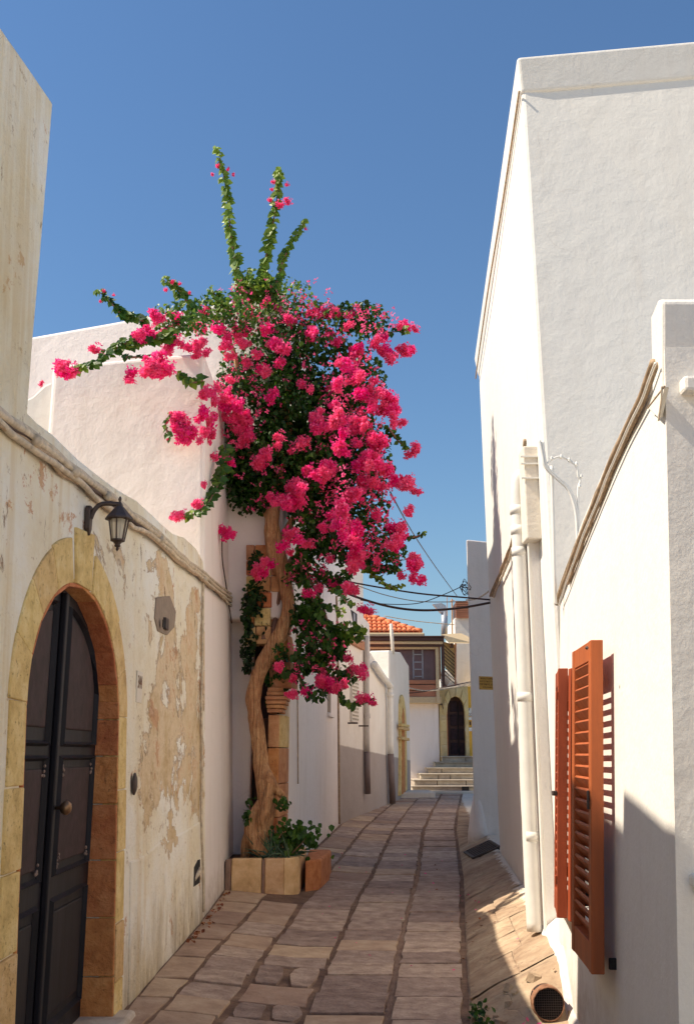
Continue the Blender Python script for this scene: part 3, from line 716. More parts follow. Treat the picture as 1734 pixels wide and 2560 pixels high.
# portal: corner pillar, capital, arch stones, masonry and dark door
zsp = [-.05, .42, .86, 1.24, 1.66, 2.05]
for i in range(5):
    za, zb = zsp[i] + .004, zsp[i + 1] - .004
    MB().box(-.945, -.812, 12.22, 12.62, za, zb).build('pillar_stone', REDST if i % 2 else BROWNST, ch, .012)
    MB().prism([Vector((-.806, 12.24, za)), Vector((-.775, 12.36, za)), Vector((-.79, 12.44, za)), Vector((-.745, 12.60, za)), Vector((-.735, 12.99, za)), Vector((-.9, 12.99, za)), Vector((-.9, 12.24, za))], (0, 0, zb - za)).build('pillar_stone', OCHRE if i in (0, 4) else BROWNST, ch, .008)
for i, (z, e) in enumerate(((2.07, .02), (2.12, .04), (2.17, .06), (2.22, .075), (2.27, .04), (2.32, .02))):
    MB().box(-.95 - e * .4, -.79 + e, 12.2 - e, 12.75, z, z + (.045 if i < 4 else .05)).build('capital_moulding', BROWNST, ch, .012)
for i in range(4): MB().box(-.95, -.855, 12.3, 12.9, 2.46 + .2 * i, 2.65 + .2 * i).build('pillar_stone', BROWNST, ch, .01)
# pointed arch, voussoirs from the capital up to the left
def pa(t, e): 
    x = -.93 - .52 * (1 - math.cos(t * 1.35)); z = 2.35 + 1.35 * math.sin(t * 1.35); return Vector((x + e * math.cos(t * 1.1), 12.22 + (-.93 - x) * .38, z + e * math.sin(t * 1.1)))
for i in range(6):
    t0, t1 = i / 6 + .008, (i + 1) / 6 - .008
    MB().prism([pa(t0, 0), pa(t1, 0), pa(t1, .26), pa(t0, .26)], (.05, .3, 0)).build('voussoir', (BROWNST, REDST)[i % 2], ch, .012)
rows = [(610, 1362), (612, 1402), (616, 1440), (620, 1480), (622, 1520), (624, 1566), (626, 1612)]
for i in range(len(rows) - 1):
    y0_, y1_ = rows[i][1], rows[i + 1][1] - 2; xx = [614, 640 + R.uniform(-6, 6), 676 + R.uniform(-5, 5), 700]
    for j in range(3 if i < 3 else 2):
        a = [onFront(px_, py_, .05) for px_, py_ in ((xx[j] + 1, y1_), (xx[j + 1] - 1, y1_), (xx[j + 1] - 1, y0_), (xx[j] + 1, y0_))]
        MB().prism(a, -fnrm * .3).build('masonry_stone', (BROWNST, REDST, OCHRE)[(i + j) % 3 if j < 2 else 0], ch, .012)
# hood stones fanning to the right of the trunk
for i in range(5):
    p = onP(736 + i * 9, 1410 + i * 8, (PC[0] + .04, PC[1], 0)); q = onP(752 + i * 9, 1432 + i * 9, (PC[0] + .04, PC[1], 0)); q2 = p + (q - p) * 1.0
    MB().beam(onP(724 + i * 11, 1402 - i * 1, (PC[0] + .05, PC[1], 0)), onP(742 + i * 9, 1446 - i * 5, (PC[0] + .05, PC[1], 0)), .05, .06).build('hood_stone', BROWNST, ch, .01)
MB().box(-1.17, -.93, 12.75, 12.85, -.1, 4.0).build('door', DOORM, ch)
MB().box(-1.55, -1.172, 12.55, 12.99, -.1, 3.3).build('jamb_wall', WHITE_B, ch, .03)
MB().box(-1.7, -.9, 13.0, 13.3, -.1, 4.0).build('inner_wall', DARK, ch)
for i in range(3): MB().box(-1.15, -.95, 12.72, 12.76, .2 + i * .65, .72 + i * .65).build('door_panel', WOODD, ch, .01)
# slot and small niche with sill on this facade
def on_wall_box(px0, py0, px1, py1, P, d0, d1, name, mat, parent, bev=.004):
    a = onP(px0, py1, P); b = onP(px1, py0, P)
    pts = [Vector((planeX(P, y, z), y, z)) for y, z in ((a.y, a.z), (b.y, a.z), (b.y, b.z), (a.y, b.z))]
    nn = Vector((1, -P[1], 0)).normalized()
    return MB().prism([p + nn * d1 for p in pts], -nn * (d1 - d0)).build(name, mat, parent, bev)
on_wall_box(818, 1715, 826, 1786, PC, -.02, .006, 'niche', GREYP, ch)
on_wall_box(817, 1786, 830, 1791, PC, -.02, .05, 'niche_sill', WHITE_B, ch)
# lamp beside the portal
lq = onP(800, 1560, (PC[0] + .1, PC[1], 0))
l2 = thing('wall_lamp', 'small dark roofed lamp on the white facade half hidden by leaves', 'lantern', lq)
MB().lathe(lq, [(.03, .12), (.10, .09), (.20, .03), (.21, .0), (.19, .0)], 4).build('lamp_roof', IRON, l2)
m = MB()
for a, b in ((-.12, -.12), (.12, -.12), (.12, .12), (-.12, .12)): m.beam(lq + Vector((a, b, 0)), lq + Vector((a * .8, b * .8, -.32)), .02, .02)
m.beam(lq + Vector((-.25, 0, .1)), lq + Vector((0, 0, .1)), .02, .02).build('frame', IRON, l2)
MB().box(lq.x - .09, lq.x + .09, lq.y - .09, lq.y + .09, lq.z - .3, lq.z - .01).build('glass', GLASS, l2)
t_ = thing('facade_cable', 'thin brown cable running straight down the shaded white facade behind the leaves', 'cable', onP(742, 2000, PC))
cable_px([(740, 1520), (742, 1650), (744, 1800), (745, 1960)], .015, .008, DUSTC, 'cable', t_, PC, wob=.002)
t_ = thing('corner_cable', 'dark cable running down the corner where the grey lower wall begins', 'cable', onP(847, 2000, PC))
cable_px([(841, 1490), (844, 1600), (846, 1800), (848, 2060)], .02, .018, DUSTC, 'cable', t_, PC, wob=.002)

# ======================= FACADE AT THE BEND with its grey lower band
dh = thing('bend_house', 'cream plastered house on the bend with a grey lower wall', 'house', (0, 20, 0))
pr = [(19.2, -.1), (19.2, 5.5), (21.75, 5.5), (21.80, 4.5), (22.5, 4.45), (22.55, 3.82), (24.9, 3.36), (25.25, 3.36), (25.3, 4.12), (27.2, 4.25), (28.7, 4.02), (28.75, 0.2), (28.75, -.1)]
pts = jitter_outline([Vector((0, y, z)) for y, z in pr], .5, .012)
MB().prism([Vector((planeX(PD, p.y, 0) if p.y > 19.9 else lerp(planeX(PC, 19.3, 0) + .0, planeX(PD, 19.9, 0), max(0, (p.y - 19.2) / .7)), p.y, p.z)) for p in pts], (-.5, .12, 0)).build('wall', LOWBAND, dh, .03)
MB().box(-3.6, planeX(PD, 20, 0) - .4, 20.2, 25, 0, 3.2).build('rear_wall', CREAM, dh, .03)
MB().box(planeX(PD, 25.5, 0) - 1.6, planeX(PD, 25.5, 0) - .3, 26, 28.6, 0, 3.9).build('side_wall', WHITE_R, dh, .03)
# upper window
on_wall_box(866, 1531, 895, 1590, PD, -.02, .012, 'window_surround', WHITE_B, dh)
wn = on_wall_box(869, 1535, 890, 1586, PD, -.02, .02, 'window', DARK, dh); on_wall_box(880, 1535, 884, 1586, PD, .0, .035, 'window_frame', WINW, wn)
on_wall_box(868, 1606, 900, 1609, PD, -.02, .10, 'window_sill', BROWNST, dh)
# lattice grille
gr = on_wall_box(872, 1690, 887, 1802, PD, -.02, .008, 'window', DARK, dh)
a = onP(872, 1802, PD); b = onP(888, 1690, PD); m = MB(); nn = Vector((1, -PD[1], 0)).normalized()
for i in range(4):
    y = lerp(a.y, b.y, i / 3); x = planeX(PD, y, 0); m.beam(Vector((x, y, a.z)) + nn * .05, Vector((x, y, b.z)) + nn * .05, .035, .03)
for i in range(14):
    z = lerp(a.z, b.z, i / 13); m.beam(Vector((planeX(PD, a.y, 0), a.y, z)) + nn * .05, Vector((planeX(PD, b.y, 0), b.y, z)) + nn * .05, .03, .035)
m.build('window_grille', CREAM, gr)
for (x, y) in ((866, 1808), (894, 1815)):
    p = onP(x, y, PD); MB().beam(p, p + Vector((.22, -.02, 0)), .03, .03).build('iron_hook', IRON, dh)
# recessed slot, downpipes
on_wall_box(958, 1782, 969, 1868, PD, -.02, .006, 'blocked_doorway', GREYP, dh)
def pipe_px(pts, P, off, r, mat, name, label, cat='pipe', rings=()):
    w = [onP(x, y, (P[0] + off, P[1], P[2])) for x, y in pts]; t = thing(name, label, cat, w[-1])
    MB().tube(smooth_path(w, 4), r, 10).build('pipe', mat, t, smooth=True)
    for (x, y) in rings:
        c0 = onP(x, y, (P[0] + off, P[1], P[2])); MB().tube([c0 - Vector((0, 0, .05)), c0 + Vector((0, 0, .05))], r * 1.18, 10).build('collar', mat, t, smooth=True)
    return t
PIPEG = simple('grey_painted_pipe', (.52, .47, .42), .6, var=.08); PIPED = simple('dark_mauve_pipe', (.20, .15, .14), .6, var=.08)  # PIPED: darker tone for the pipe lengths beside the grey lower band
t_ = pipe_px([(915, 1590), (916, 1700), (917, 1880)], PD, .09, .06, PIPEG, 'drainpipe', 'grey downpipe beside the lattice window, darker at its foot', rings=((916, 1640), (917, 1790)))
w0, w1 = onP(917, 1880, (PD[0] + .09, PD[1], 0)), onP(919, 1985, (PD[0] + .09, PD[1], 0)); MB().tube([w0, w1], .064, 10).build('pipe_foot', PIPED, t_, smooth=True)
t_ = pipe_px([(935, 1660), (958, 1694), (973, 1712), (975, 1730), (976, 1885)], PD, .12, .075, PAINTW, 'drainpipe', 'thick cream downpipe with an elbow on the bend house, left of the slim portal', rings=((975, 1716), (975, 1738)))
w0, w1 = onP(976, 1885, (PD[0] + .12, PD[1], 0)), onP(981, 2008, (PD[0] + .12, PD[1], 0)); MB().tube([w0, w1], .08, 10).build('pipe_foot', PIPED, t_, smooth=True)
# slim ogee portal seen edge-on
pt = [(1000, 1990), (1001, 1760), (1003, 1742), (1006, 1737), (1010, 1745), (1014, 1775), (1016, 1810), (1018, 1975)]
MB().prism([onP(x, y, (PD[0] + .06, PD[1], 0)) for x, y in pt], (-.1, 0, 0)).build('portal_surround', OCHRE, dh, .01)
ptd = [(1005, 1986), (1005.5, 1790), (1008, 1770), (1011, 1790), (1013, 1980)]
MB().prism([onP(x, y, (PD[0] + .075, PD[1], 0)) for x, y in ptd], (-.03, 0, 0)).build('portal_door', REDST, dh)
for y in (1812, 1845, 1820): MB().beam(onP(1000, y, (PD[0] + .1, PD[1], 0)), onP(1018, y + 4, (PD[0] + .16, PD[1], 0)), .12, .07).build('portal_moulding', OCHRE, dh, .01)
p = onP(1012, 1994, PD); MB().box(p.x - .3, p.x + .75, p.y - .7, p.y + 1.0, .2, .60).build('doorstep', CREAM, dh, .03)
MB().tube([onP(982, 1635, (PD[0], PD[1], 0)), onP(977, 1560, (PD[0], PD[1], 0))], .045, 8).build('roof_post', CREAM, dh, smooth=True)

# ======================= END OF THE LANE: plaza, steps, houses
MB().box(-1, 8, 28.9, 34, -.2, .5).build('plaza', STEP)
tag(bpy.data.objects['plaza'], 'pale stone landing at the foot of the far steps', None, kind='structure')
MB().beam((1.4, 28.98, .53), (6, 28.75, .53), .25, .07).build('kerb', CREAM); tag(bpy.data.objects['kerb'], 'pale kerb line at the foot of the far steps', None, kind='structure')
stp = thing('stone_steps', 'six worn yellowish stone steps rising to the dark arched door', 'steps', (3.2, 29.4, .5))
xs = [1.84, 1.92, 2.12, 2.36, 2.60, 2.84]; SH = .163
for i in range(6):
    z = .53 + i * SH; y = 29.2 + .30 * i; n_ = R.choice([3, 4]); X0, X1 = xs[i], 4.9; cut = [X0] + sorted(R.uniform(X0 + .4, X1 - .4) for _ in range(n_ - 1)) + [X1]
    for j in range(n_): MB().box(cut[j] + .008, cut[j + 1] - .008, y + .03, y + 2.0 - .3 * i, z - (.1 if i == 0 else 0), z + SH - .035).build('riser_stone', STEP, stp, .012)
    MB().box(X0 - .02, X1, y - .02, y + 2.1 - .3 * i, z + SH - .034, z + SH).build('tread', STEP, stp, .012)
p = onY(1163, 1972, 29.18); MB().box(p.x - .1, p.x + .1, 29.17, 29.3, p.z - .06, p.z + .06).build('drain_hole', DARK, stp)
GY = 31.0
gh = thing('end_house', 'white house at the end of the lane with a boarded balcony and tiled roof', 'house', (2, GY, .5))
MB().box(.2, 2.80, GY - .05, GY + 3, .5, 3.35).build('wall', WHITE_B, gh, .03)
MB().box(-2.5, .8, GY + 1.5, GY + 4, .5, 5.0).build('rear_wall', CREAM, gh, .03)
a = onY(940, 1760, GY - .1); b = onY(1100, 1743, GY - .1)
MB().box(.3, b.x, GY - .35, GY + .2, a.z, b.z).build('cornice', WOODL, gh, .02)
ys = [1743, 1727, 1711, 1699]
for i in range(3):
    z0_, z1_ = onY(1000, ys[i], GY - .3).z, onY(1000, ys[i + 1], GY - .3).z
    MB().box(.4, 2.76, GY - .32 + .01 * i, GY + .1, z0_ + .012, z1_ - .012).build('board', BOARD, gh, .008)
zb0, zb1 = onY(1000, 1699, GY - .3).z, onY(1000, 1606, GY - .3).z
bwn = MB().box(.4, 2.72, GY - .12, GY - .08, zb0, zb1).build('balcony_window', PANE, gh)
m = MB()
xw0, xw1 = onY(1033, 1660, GY - .2).x, onY(1056, 1660, GY - .2).x
for x in (xw0, xw1): m.box(x - .022, x + .022, GY - .15, GY - .125, onY(1040, 1697, GY).z, onY(1040, 1626, GY).z)
for yy_ in (1636, 1655, 1673, 1691): z = onY(1040, yy_, GY - .2).z; m.box(xw0, xw1, GY - .15, GY - .125, z - .016, z + .016)
m.build('window_frame', WINW, bwn)
xp = onY(1092, 1660, GY - .3).x
MB().box(xp - .05, xp + .05, GY - .40, GY - .30, onY(1092, 1760, GY).z, zb1 + .05).build('post', WOODL, gh, .008)
MB().box(.2, xp - .052, GY - .40, GY - .30, onY(1000, 1622, GY).z - .05, onY(1000, 1622, GY).z + .07).build('rail', WOODL, gh, .008)
MB().box(xp + .052, xp + .11, GY - .36, GY - .2, onY(1092, 1700, GY).z, zb1).build('post', BROWNST, gh, .008)
xq = onY(1106, 1660, GY - .3).x
MB().box(xq - .045, xq + .045, GY - .45, GY - .3, onY(1106, 1722, GY).z, zb1 + .08).build('post', WOODD, gh, .008)
zt = onY(1000, 1603, GY - .5).z
MB().box(.2, xq + .03, GY - .62, GY + .3, zt, zt + .10).build('eaves_board', WOODD, gh, .01)
MB().box(.2, xq + .0, GY - .55, GY - .45, zt - .09, zt - .01).build('eaves_board', WOODL, gh, .01)
MB().box(.2, xq - .03, GY - .50, GY - .42, zt - .17, zt - .10).build('eaves_board', WOODD, gh, .01)
MB().box(.2, xq + .04, GY - .66, GY + .5, zt + .105, zt + .15).build('flat_roof', WOODD, gh, .01)
# low terracotta awning under the balcony at left
p0 = onY(929, 1640, 29.9); p1 = onY(981, 1632, 29.9)
MB().box(p0.x - 1, p1.x, 29.8, 30.5, p0.z - .28, p0.z - .02).build('lower_awning', TILE, gh, .02)
MB().box(p0.x - 1, p1.x - .1, 29.9, 30.4, p0.z - .65, p0.z - .29).build('lower_boards', BOARD, gh, .02)
# tiled roof (rows of half-round tiles joined) and its cornice
rz = onY(1000, 1583, 31.6); r_ = MB(); ntile = 16
ra = onY(1052, 1583, 31.6); rb = onY(890, 1583, 31.6)
for j in range(26):
    x = ra.x - .06 - j * .155; rise = min(1.0, .0 + j * .062)
    rows_ = 7
    for q in range(rows_):
        t0, t1 = q / rows_, (q + 1) / rows_
        if t1 > rise + .12: break
        y0_, y1_ = 31.5 + t0 * 2.2, 31.5 + t1 * 2.2 + .06; zz0, zz1 = ra.z + .03 + t0 * 1.02, ra.z + .03 + t1 * 1.02 - .0
        prof = [(math.cos(a_) * .075, math.sin(a_) * .06) for a_ in [math.pi * k_ / 5 for k_ in range(6)]]
        v = [(x + px_, y0_, zz0 + pz_ + .025) for px_, pz_ in prof] + [(x + px_ * .85, y1_, zz1 + pz_ * .85) for px_, pz_ in prof]
        r_.add(v, [(k_, k_ + 1, k_ + 7, k_ + 6) for k_ in range(5)] + [(5, 4, 3, 2, 1, 0)])
tl_ = r_.build('roof_tiles', TILE, gh, fixn=False); tl_['kind'] = 'stuff'
hp = [ra + Vector((0, 0, .04)), ra + Vector((-1.5, 1.3, .75)), ra + Vector((-2.3, 2.1, 1.1))]
MB().add([ra + Vector((.02, 0, .0)), ra + Vector((-4.2, 0, 0)), ra + Vector((-4.2, 2.25, 1.04)), ra + Vector((-2.4, 2.25, 1.04)), ra + Vector((.02, 2.6, 0))], [(0, 1, 2, 3), (0, 3, 4)]).build('roof', TILE, gh, fixn=False)
for i in range(11):
    a_ = ra.lerp(ra + Vector((-2.4, 2.25, 1.06)), i / 11) ; b_ = ra.lerp(ra + Vector((-2.4, 2.25, 1.06)), (i + 1.1) / 11)
    MB().tube([a_ + Vector((0, 0, .07)), b_ + Vector((0, 0, .04))], [.085, .065], 8).build('ridge_tile', TILE, gh, smooth=True)
MB().box(ra.x - 4.2, onY(1060, 1590, 31.6).x, 31.45, 33.6, onY(1050, 1602, 31.5).z - .1, ra.z + .0).build('roof_cornice', WOODL, gh, .04)
# arched portal of the end house and the yellow house
ph = thing('arched_house', 'yellow stone house front with a pointed dark wooden door above the steps', 'house', (3.3, GY, 1.5))
ax0, ax1 = onY(1117, 1850, GY).x, onY(1163, 1850, GY).x; apz = onY(1141, 1741, GY).z; sz = onY(1141, 1790, GY).z; bz = .53 + 6 * SH - .02
am = (ax0 + ax1) / 2; hw = (ax1 - ax0) / 2
def pta(t):  # pointed arch outline, t 0 right spring .. 1 left spring
    s_ = abs(1 - 2 * t); x = hw * (1 - (1 - s_) ** 1.9); return (am + math.copysign(x, .5 - t), sz + (apz - sz) * (1 - s_ ** 2.0))
L0, L1 = onY(1098, 1800, GY).x, onY(1163, 1800, GY).x + .09; tpz_ = onY(1141, 1716, GY).z
outl = [(L0, bz - .2), (ax0, bz - .2)] + [pta(1 - i / 14) for i in range(15)] + [(ax1, bz - .2), (L1, bz - .2), (L1, tpz_), (L0, tpz_ - .08)]
MB().prism([Vector((x, GY - .08, z)) for x, z in outl], (0, .34, 0)).build('wall', PORTAL, ph, .012)
q_ = [bz - .1, bz + .35, bz + .75, bz + 1.1, sz]
for i in range(4): MB().box(L0 + .03, ax0 - .012, GY - .105, GY, q_[i] + .006, q_[i + 1] - .006).build('jamb_stone', PORTAL, ph, .012)
for i in range(6):
    t0, t1 = i / 6 + .01, (i + 1) / 6 - .01; a, b = pta(t0), pta(t1); c_ = Vector((am, 0, sz - .1)); A, B = Vector((a[0], 0, a[1])), Vector((b[0], 0, b[1]))
    P_ = [A, B, c_ + (B - c_) * 1.42, c_ + (A - c_) * 1.42]
    MB().prism([Vector((v.x, GY - .11, v.z)) for v in P_], (0, .1, 0)).build('arch_stone', PORTAL, ph, .01)
for s_, X in ((1, ax0),): MB().box(X - .0, X + .02, GY - .075, GY + .26, bz - .1, sz + .2).build('reveal_stone', REDST, ph)
dd = MB(); pd = [(ax0 + .02, bz), (ax1, bz)] + [pta(i / 14) for i in range(15)]
dd.prism([Vector((x, GY + .22, z)) for x, z in pd], (0, .05, 0)); dd = dd.build('door', WOODD, ph)
for i in range(4):
    for s_ in (0, 1):
        x0_, x1_ = (ax0 + .13, am + .06) if s_ == 0 else (am + .12, ax1 - .02); z0_ = bz + .08 + i * .42
        MB().box(x0_, x1_, GY + .195, GY + .22, z0_, z0_ + .33).build('door_panel', DOORM, dd, .012)
MB().box(am + .075, am + .105, GY + .19, GY + .22, bz, apz - .15).build('door_strip', DARK, dd)
p = onY(1101, 1761, GY - .1); MB().box(p.x - .03, p.x + .05, GY - .2, GY - .09, p.z - .02, p.z + .02).build('iron_bracket', IRON, ph); MB().beam((p.x + .03, GY - .18, p.z), (p.x + .07, GY - .14, p.z - .14), .015, .015).build('iron_bracket', IRON, ph)
yx0 = L1 + .003
MB().box(yx0, 7, GY + .0, GY + 2, .4, onY(1165, 1716, GY).z).build('side_wall', YELLOW, ph, .01)
sg = thing('shop_sign', 'white shop sign strips on the yellow wall, cut off by the grey corner', 'sign', onY(1170, 1785, GY))
for (y0_, y1_) in ((1770, 1791), (1793, 1800), (1819, 1828)):
    a = onY(1162, y1_, GY - .04); b = onY(1200, y0_, GY - .04); MB().box(a.x, b.x, GY - .05, GY - .01, a.z, b.z).build('sign_board', SIGNW, sg, .004)
for j in range(3): a = onY(1166 + j * 7, 1813, GY); b = onY(1169 + j * 7, 1804, GY); MB().box(a.x, b.x, GY - .03, GY - .005, a.z, b.z).build('letter', WOODD, sg)
text_mesh('V', .22, IRON, 'letter', sg, Matrix.Translation(onY(1169, 1777, GY - .055)) @ Matrix.Rotation(rad(90), 4, 'X'))
text_mesh('ΚΩΣ', .11, IRON, 'letter', sg, Matrix.Translation(onY(1172, 1787, GY - .055)) @ Matrix.Rotation(rad(90), 4, 'X'))
# white building behind, louvred box, flue, mast, awning, cane screen
bh = thing('back_house', 'pale blue white building rising behind the yellow portal, slatted box on top', 'building', onY(1160, 1700, 33))
a = onY(1140, 1720, 33); b = onY(1200, 1500, 33)
MB().box(a.x, a.x + 4, 33, 36, .5, onY(1150, 1545, 33).z).build('wall', WHITE_R, bh, .02)
MB().box(onY(1106, 1700, 33.5).x, a.x + .1, 33.4, 36, .5, onY(1106, 1676, 33.5).z).build('side_wall', WHITE_R, bh, .02)
sz0, sz1 = onY(1150, 1546, 33).z, onY(1150, 1503, 33).z
for i in range(9):
    z = lerp(sz0, sz1, i / 9); MB().box(onY(1138, 1520, 33).x, onY(1180, 1520, 33).x, 32.9, 33.0, z + .01, z + (sz1 - sz0) / 9 - .006).build('slat', BOARD, bh)
MB().box(onY(1138, 1520, 33).x + .02, onY(1180, 1520, 33).x, 33.01, 34, sz0 - .05, sz1 - .02).build('slatted_box', WOODD, bh)
fl = thing('flue', 'grey metal flue with a slanted cowl above the far roofs', 'flue', onY(1110, 1590, 32.5))
MB().tube([onY(1110, 1592, 32.5), onY(1110, 1530, 32.5)], .105, 12).build('duct', METAL, fl, smooth=True)
MB().prism([onY(x, y, 32.4) for x, y in ((1081, 1510), (1103, 1507), (1114, 1514), (1118, 1532), (1101, 1532))], (0, .22, 0)).build('cowl', METAL, fl, .01)
ms = thing('roof_mast', 'thin brown antenna mast with a crossbar on the far roof', 'mast', onY(1130, 1590, 32.3))
MB().tube([onY(1130, 1590, 32.3), onY(1129, 1497, 32.3)], .022, 6).build('pole', BROWNST, ms); MB().tube([onY(1124, 1503, 32.3), onY(1136, 1501, 32.3)], .012, 6).build('crossbar', BROWNST, ms)
MB().tube([onY(1117, 1540, 32.3), onY(1117, 1490, 32.3)], .010, 6).build('aerial', BROWNST, ms)
aw = thing('awning', 'tan sheet awning sloping beside the boarded balcony', 'awning', onY(1130, 1600, 31))
A = [onY(1102, 1588, 30.6), onY(1152, 1585, 31.6), onY(1180, 1598, 31.4), onY(1180, 1609, 30.9), onY(1122, 1608, 30.6)]
MB().prism(A, (0, .05, .03)).build('sheet', WOODL, aw)
cn = thing('cane_screen', 'yellow cane screen with dark slanting ribs beside the balcony', 'screen', onY(1120, 1650, 31))
q4 = [onY(1106, 1604, 30.9), onY(1139, 1612, 31.1), onY(1139, 1702, 31.1), onY(1109, 1662, 30.9)]
MB().prism(q4, (0, .04, 0)).build('matting', CANE, cn)
for i in range(9):
    y = 1612 + i * 9; MB().beam(onY(1108, y, 30.86), onY(1137, y + 26, 31.04), .02, .02).build('rib', WOODD, cn)
MB().beam(onY(1138, 1604, 31.0), onY(1138, 1716, 31.0), .05, .05).build('post', BROWNST, cn)
MB().box(onY(1125, 1640, 31).x, onY(1133, 1640, 31).x, 30.9, 31, onY(1125, 1620, 31).z, onY(1125, 1608, 31).z).build('bracket', WOODD, cn)
pm = MB()
for i in range(9):
    a_ = rad(50 + i * 10); p0 = onY(1112, 1722, 31.2); L_ = R.uniform(.35, .6)
    pm.beam(p0, p0 + Vector((math.cos(a_) * L_ * .7, 0, math.sin(a_) * L_)), .015, .012)
tag(pm.build('palm_frond', TWIG), 'dry grey palm fronds beside the far cane screen', 'plant')

# ======================= RIGHT SIDE
tall = thing('tall_house', 'tall bright white house on the right, its street face sunlit', 'house', (1.6, 7.3, 0))
zt_ = EYE + 5.87
cornb, cornt = Vector((1.508, 7.11, 0)), Vector((1.50, 7.62, 0))
v = [Vector((1.508, 7.11, .0)), Vector((2.03, 13.9, .0)), Vector((6.6, 13.9, 0)), Vector((6.6, 6.75, 0)),
     Vector((1.515, 7.56, zt_)), Vector((2.0, 14.2, zt_)), Vector((6.6, 14.2, zt_)), Vector((6.6, 6.85, zt_))]
def grid_wall(p00, p10, p11, p01, nu, nv, amp):
    """rectangular wall face with gentle hand-plastered unevenness"""
    m = MB(); nrm = (p10 - p00).cross(p01 - p00).normalized()
    for j in range(nv + 1):
        for i in range(nu + 1):
            a, b = i / nu, j / nv; p = p00.lerp(p10, a).lerp(p01.lerp(p11, a), b); e = min(1, 6 * min(a, 1 - a, b, 1 - b))
            m.v.append(tuple(p + nrm * (noise.noise(p * .9) * amp + noise.noise(p * 2.7) * amp * .4))); m.t.append(.5)
    for j in range(nv):
        for i in range(nu): o = j * (nu + 1) + i; m.f.append((o, o + 1, o + nu + 2, o + nu + 1))
    return m
w_ = MB(); w_.add(v, [(0, 3, 2, 1), (4, 5, 6, 7), (0, 1, 5, 4), (1, 2, 6, 5), (2, 3, 7, 6), (3, 0, 4, 7)]).build('wall', WHITE_R, tall, .03)
# parapet band flaring out on the lane and towards the viewer
zb_ = zt_ - .33
pv = [Vector((1.502, 7.535, zb_ + .02)), Vector((1.995, 14.25, zb_ + .02)), Vector((6.7, 14.25, zb_ + .02)), Vector((6.7, 6.825, zb_ + .02)),
      Vector((1.475, 7.49, zt_ + .02)), Vector((1.95, 14.3, zt_ + .02)), Vector((6.7, 14.3, zt_ + .02)), Vector((6.7, 6.775, zt_ + .02))]
MB().add(pv, [(0, 3, 2, 1), (4, 5, 6, 7), (0, 1, 5, 4), (1, 2, 6, 5), (2, 3, 7, 6), (3, 0, 4, 7)]).build('parapet', WHITE_R, tall, .03, seg=3)
t_ = thing('eaves_cable', 'brown cable fixed just under the parapet of the tall white house', 'cable', (1.5, 7.5, zb_))
MB().tube(smooth_path([Vector((1.485, 7.5, zb_ + .01)), Vector((1.60, 9.2, zb_ - .03)), Vector((1.72, 11.2, zb_ - .06)), Vector((1.90, 13.6, zb_ - .03)), Vector((1.95, 14.2, zb_ - .02))], 8), .010, 6).build('cable', DUSTC, t_, smooth=True)
# near house with shutters
nh = thing('near_house', 'low white house at right with an orange shuttered window', 'house', (1.3, 5, 0))
PN = (.931, .077, .055)          # this wall leans back a little
tz = [(3.86, onP(1648, 880, PN).z - .02), (5.2, onP(1555, 1092, PN).z), (6.2, onP(1478, 1276, PN).z), (7.05, onP(1400, 1480, PN).z)]
# window opening between the shutters
wy0, wy1, wz0, wz1 = 5.74, 6.40, .70, 2.06
def prism_yz(poly, name, th=1.0, bev=0):
    return MB().prism([Vector((planeX(PE, y, 0), y, z)) for y, z in poly], (th, 0, 0)).build(name, WHITE_R, nh, bev)
tzz = lambda y: table(tz, y)
prism_yz([(3.86, -.1), (wy0, -.1), (wy0, tzz(wy0)), (5.2, tzz(5.2)), (3.86, tzz(3.86))], 'wall')
prism_yz([(wy0, -.1), (wy1, -.1), (wy1, wz0), (wy0, wz0)], 'wall')
prism_yz([(wy0, wz1), (wy1, wz1), (wy1, tzz(wy1)), (6.2, tzz(6.2)), (wy0, tzz(wy0))], 'wall')
prism_yz([(wy1, -.1), (7.15, -.1), (7.15, tzz(7.05)), (7.05, tzz(7.05)), (wy1, tzz(wy1))], 'wall')
MB().box(2.45, 6.5, 3.9, 6.8, -.1, 2.6).build('rear_wall', WHITE_R, nh)
MB().box(1.9, 2.3, wy0 - .2, wy1 + .2, wz0 - .1, wz1 + .1).build('window', DARK, nh)
# the chimney-like pillar top at the near corner with its folded cloth and the base moulding
MB().prism([onP(x, y, PN) + Vector((-.012, 0, 0)) for x, y in ((1660, 1000), (1660, 752), (1650, 748), (1632, 790), (1636, 1000))], (1.4, 0, 0)).build('corner_pillar', WHITE_R, nh, .015)
MB().box(1.315, 2.6, 3.80, 4.0, onY(1690, 985, 3.84).z, onY(1690, 945, 3.84).z).build('pillar_collar', WHITE_R, nh, .015)
bzc = onY(1700, 2200, 3.85).z
MB().box(1.305, 2.6, 3.80, 4.0, bzc - .025, bzc + .022).build('base_moulding', WHITE_R, nh, .014, seg=3)
MB().box(1.318, 2.6, 3.825, 3.98, bzc - .05, bzc - .0255).build('base_moulding', WHITE_R, nh, .01)
cl = thing('folded_cloth', 'white folded cloth hanging by a cord from the corner pillar', 'cloth', onY(1645, 1000, 3.8))
cp = [onP(x, y, (PN[0] - .03, PN[1], PN[2])) for x, y in ((1660, 966), (1618, 1020), (1643, 1044), (1650, 1012))]
MB().prism(cp, (.02, 0, 0)).build('cloth', CANVAS, cl, .004)
MB().tube([cp[0], cp[1]], .004, 6).build('cord', DUSTC, cl); MB().tube([cp[0] + Vector((-.01, 0, 0)), onP(1652, 1000, (PN[0] - .04, PN[1], PN[2])), onP(1645, 1052, (PN[0] - .04, PN[1], PN[2]))], .004, 6).build('cord', PAINTC, cl)
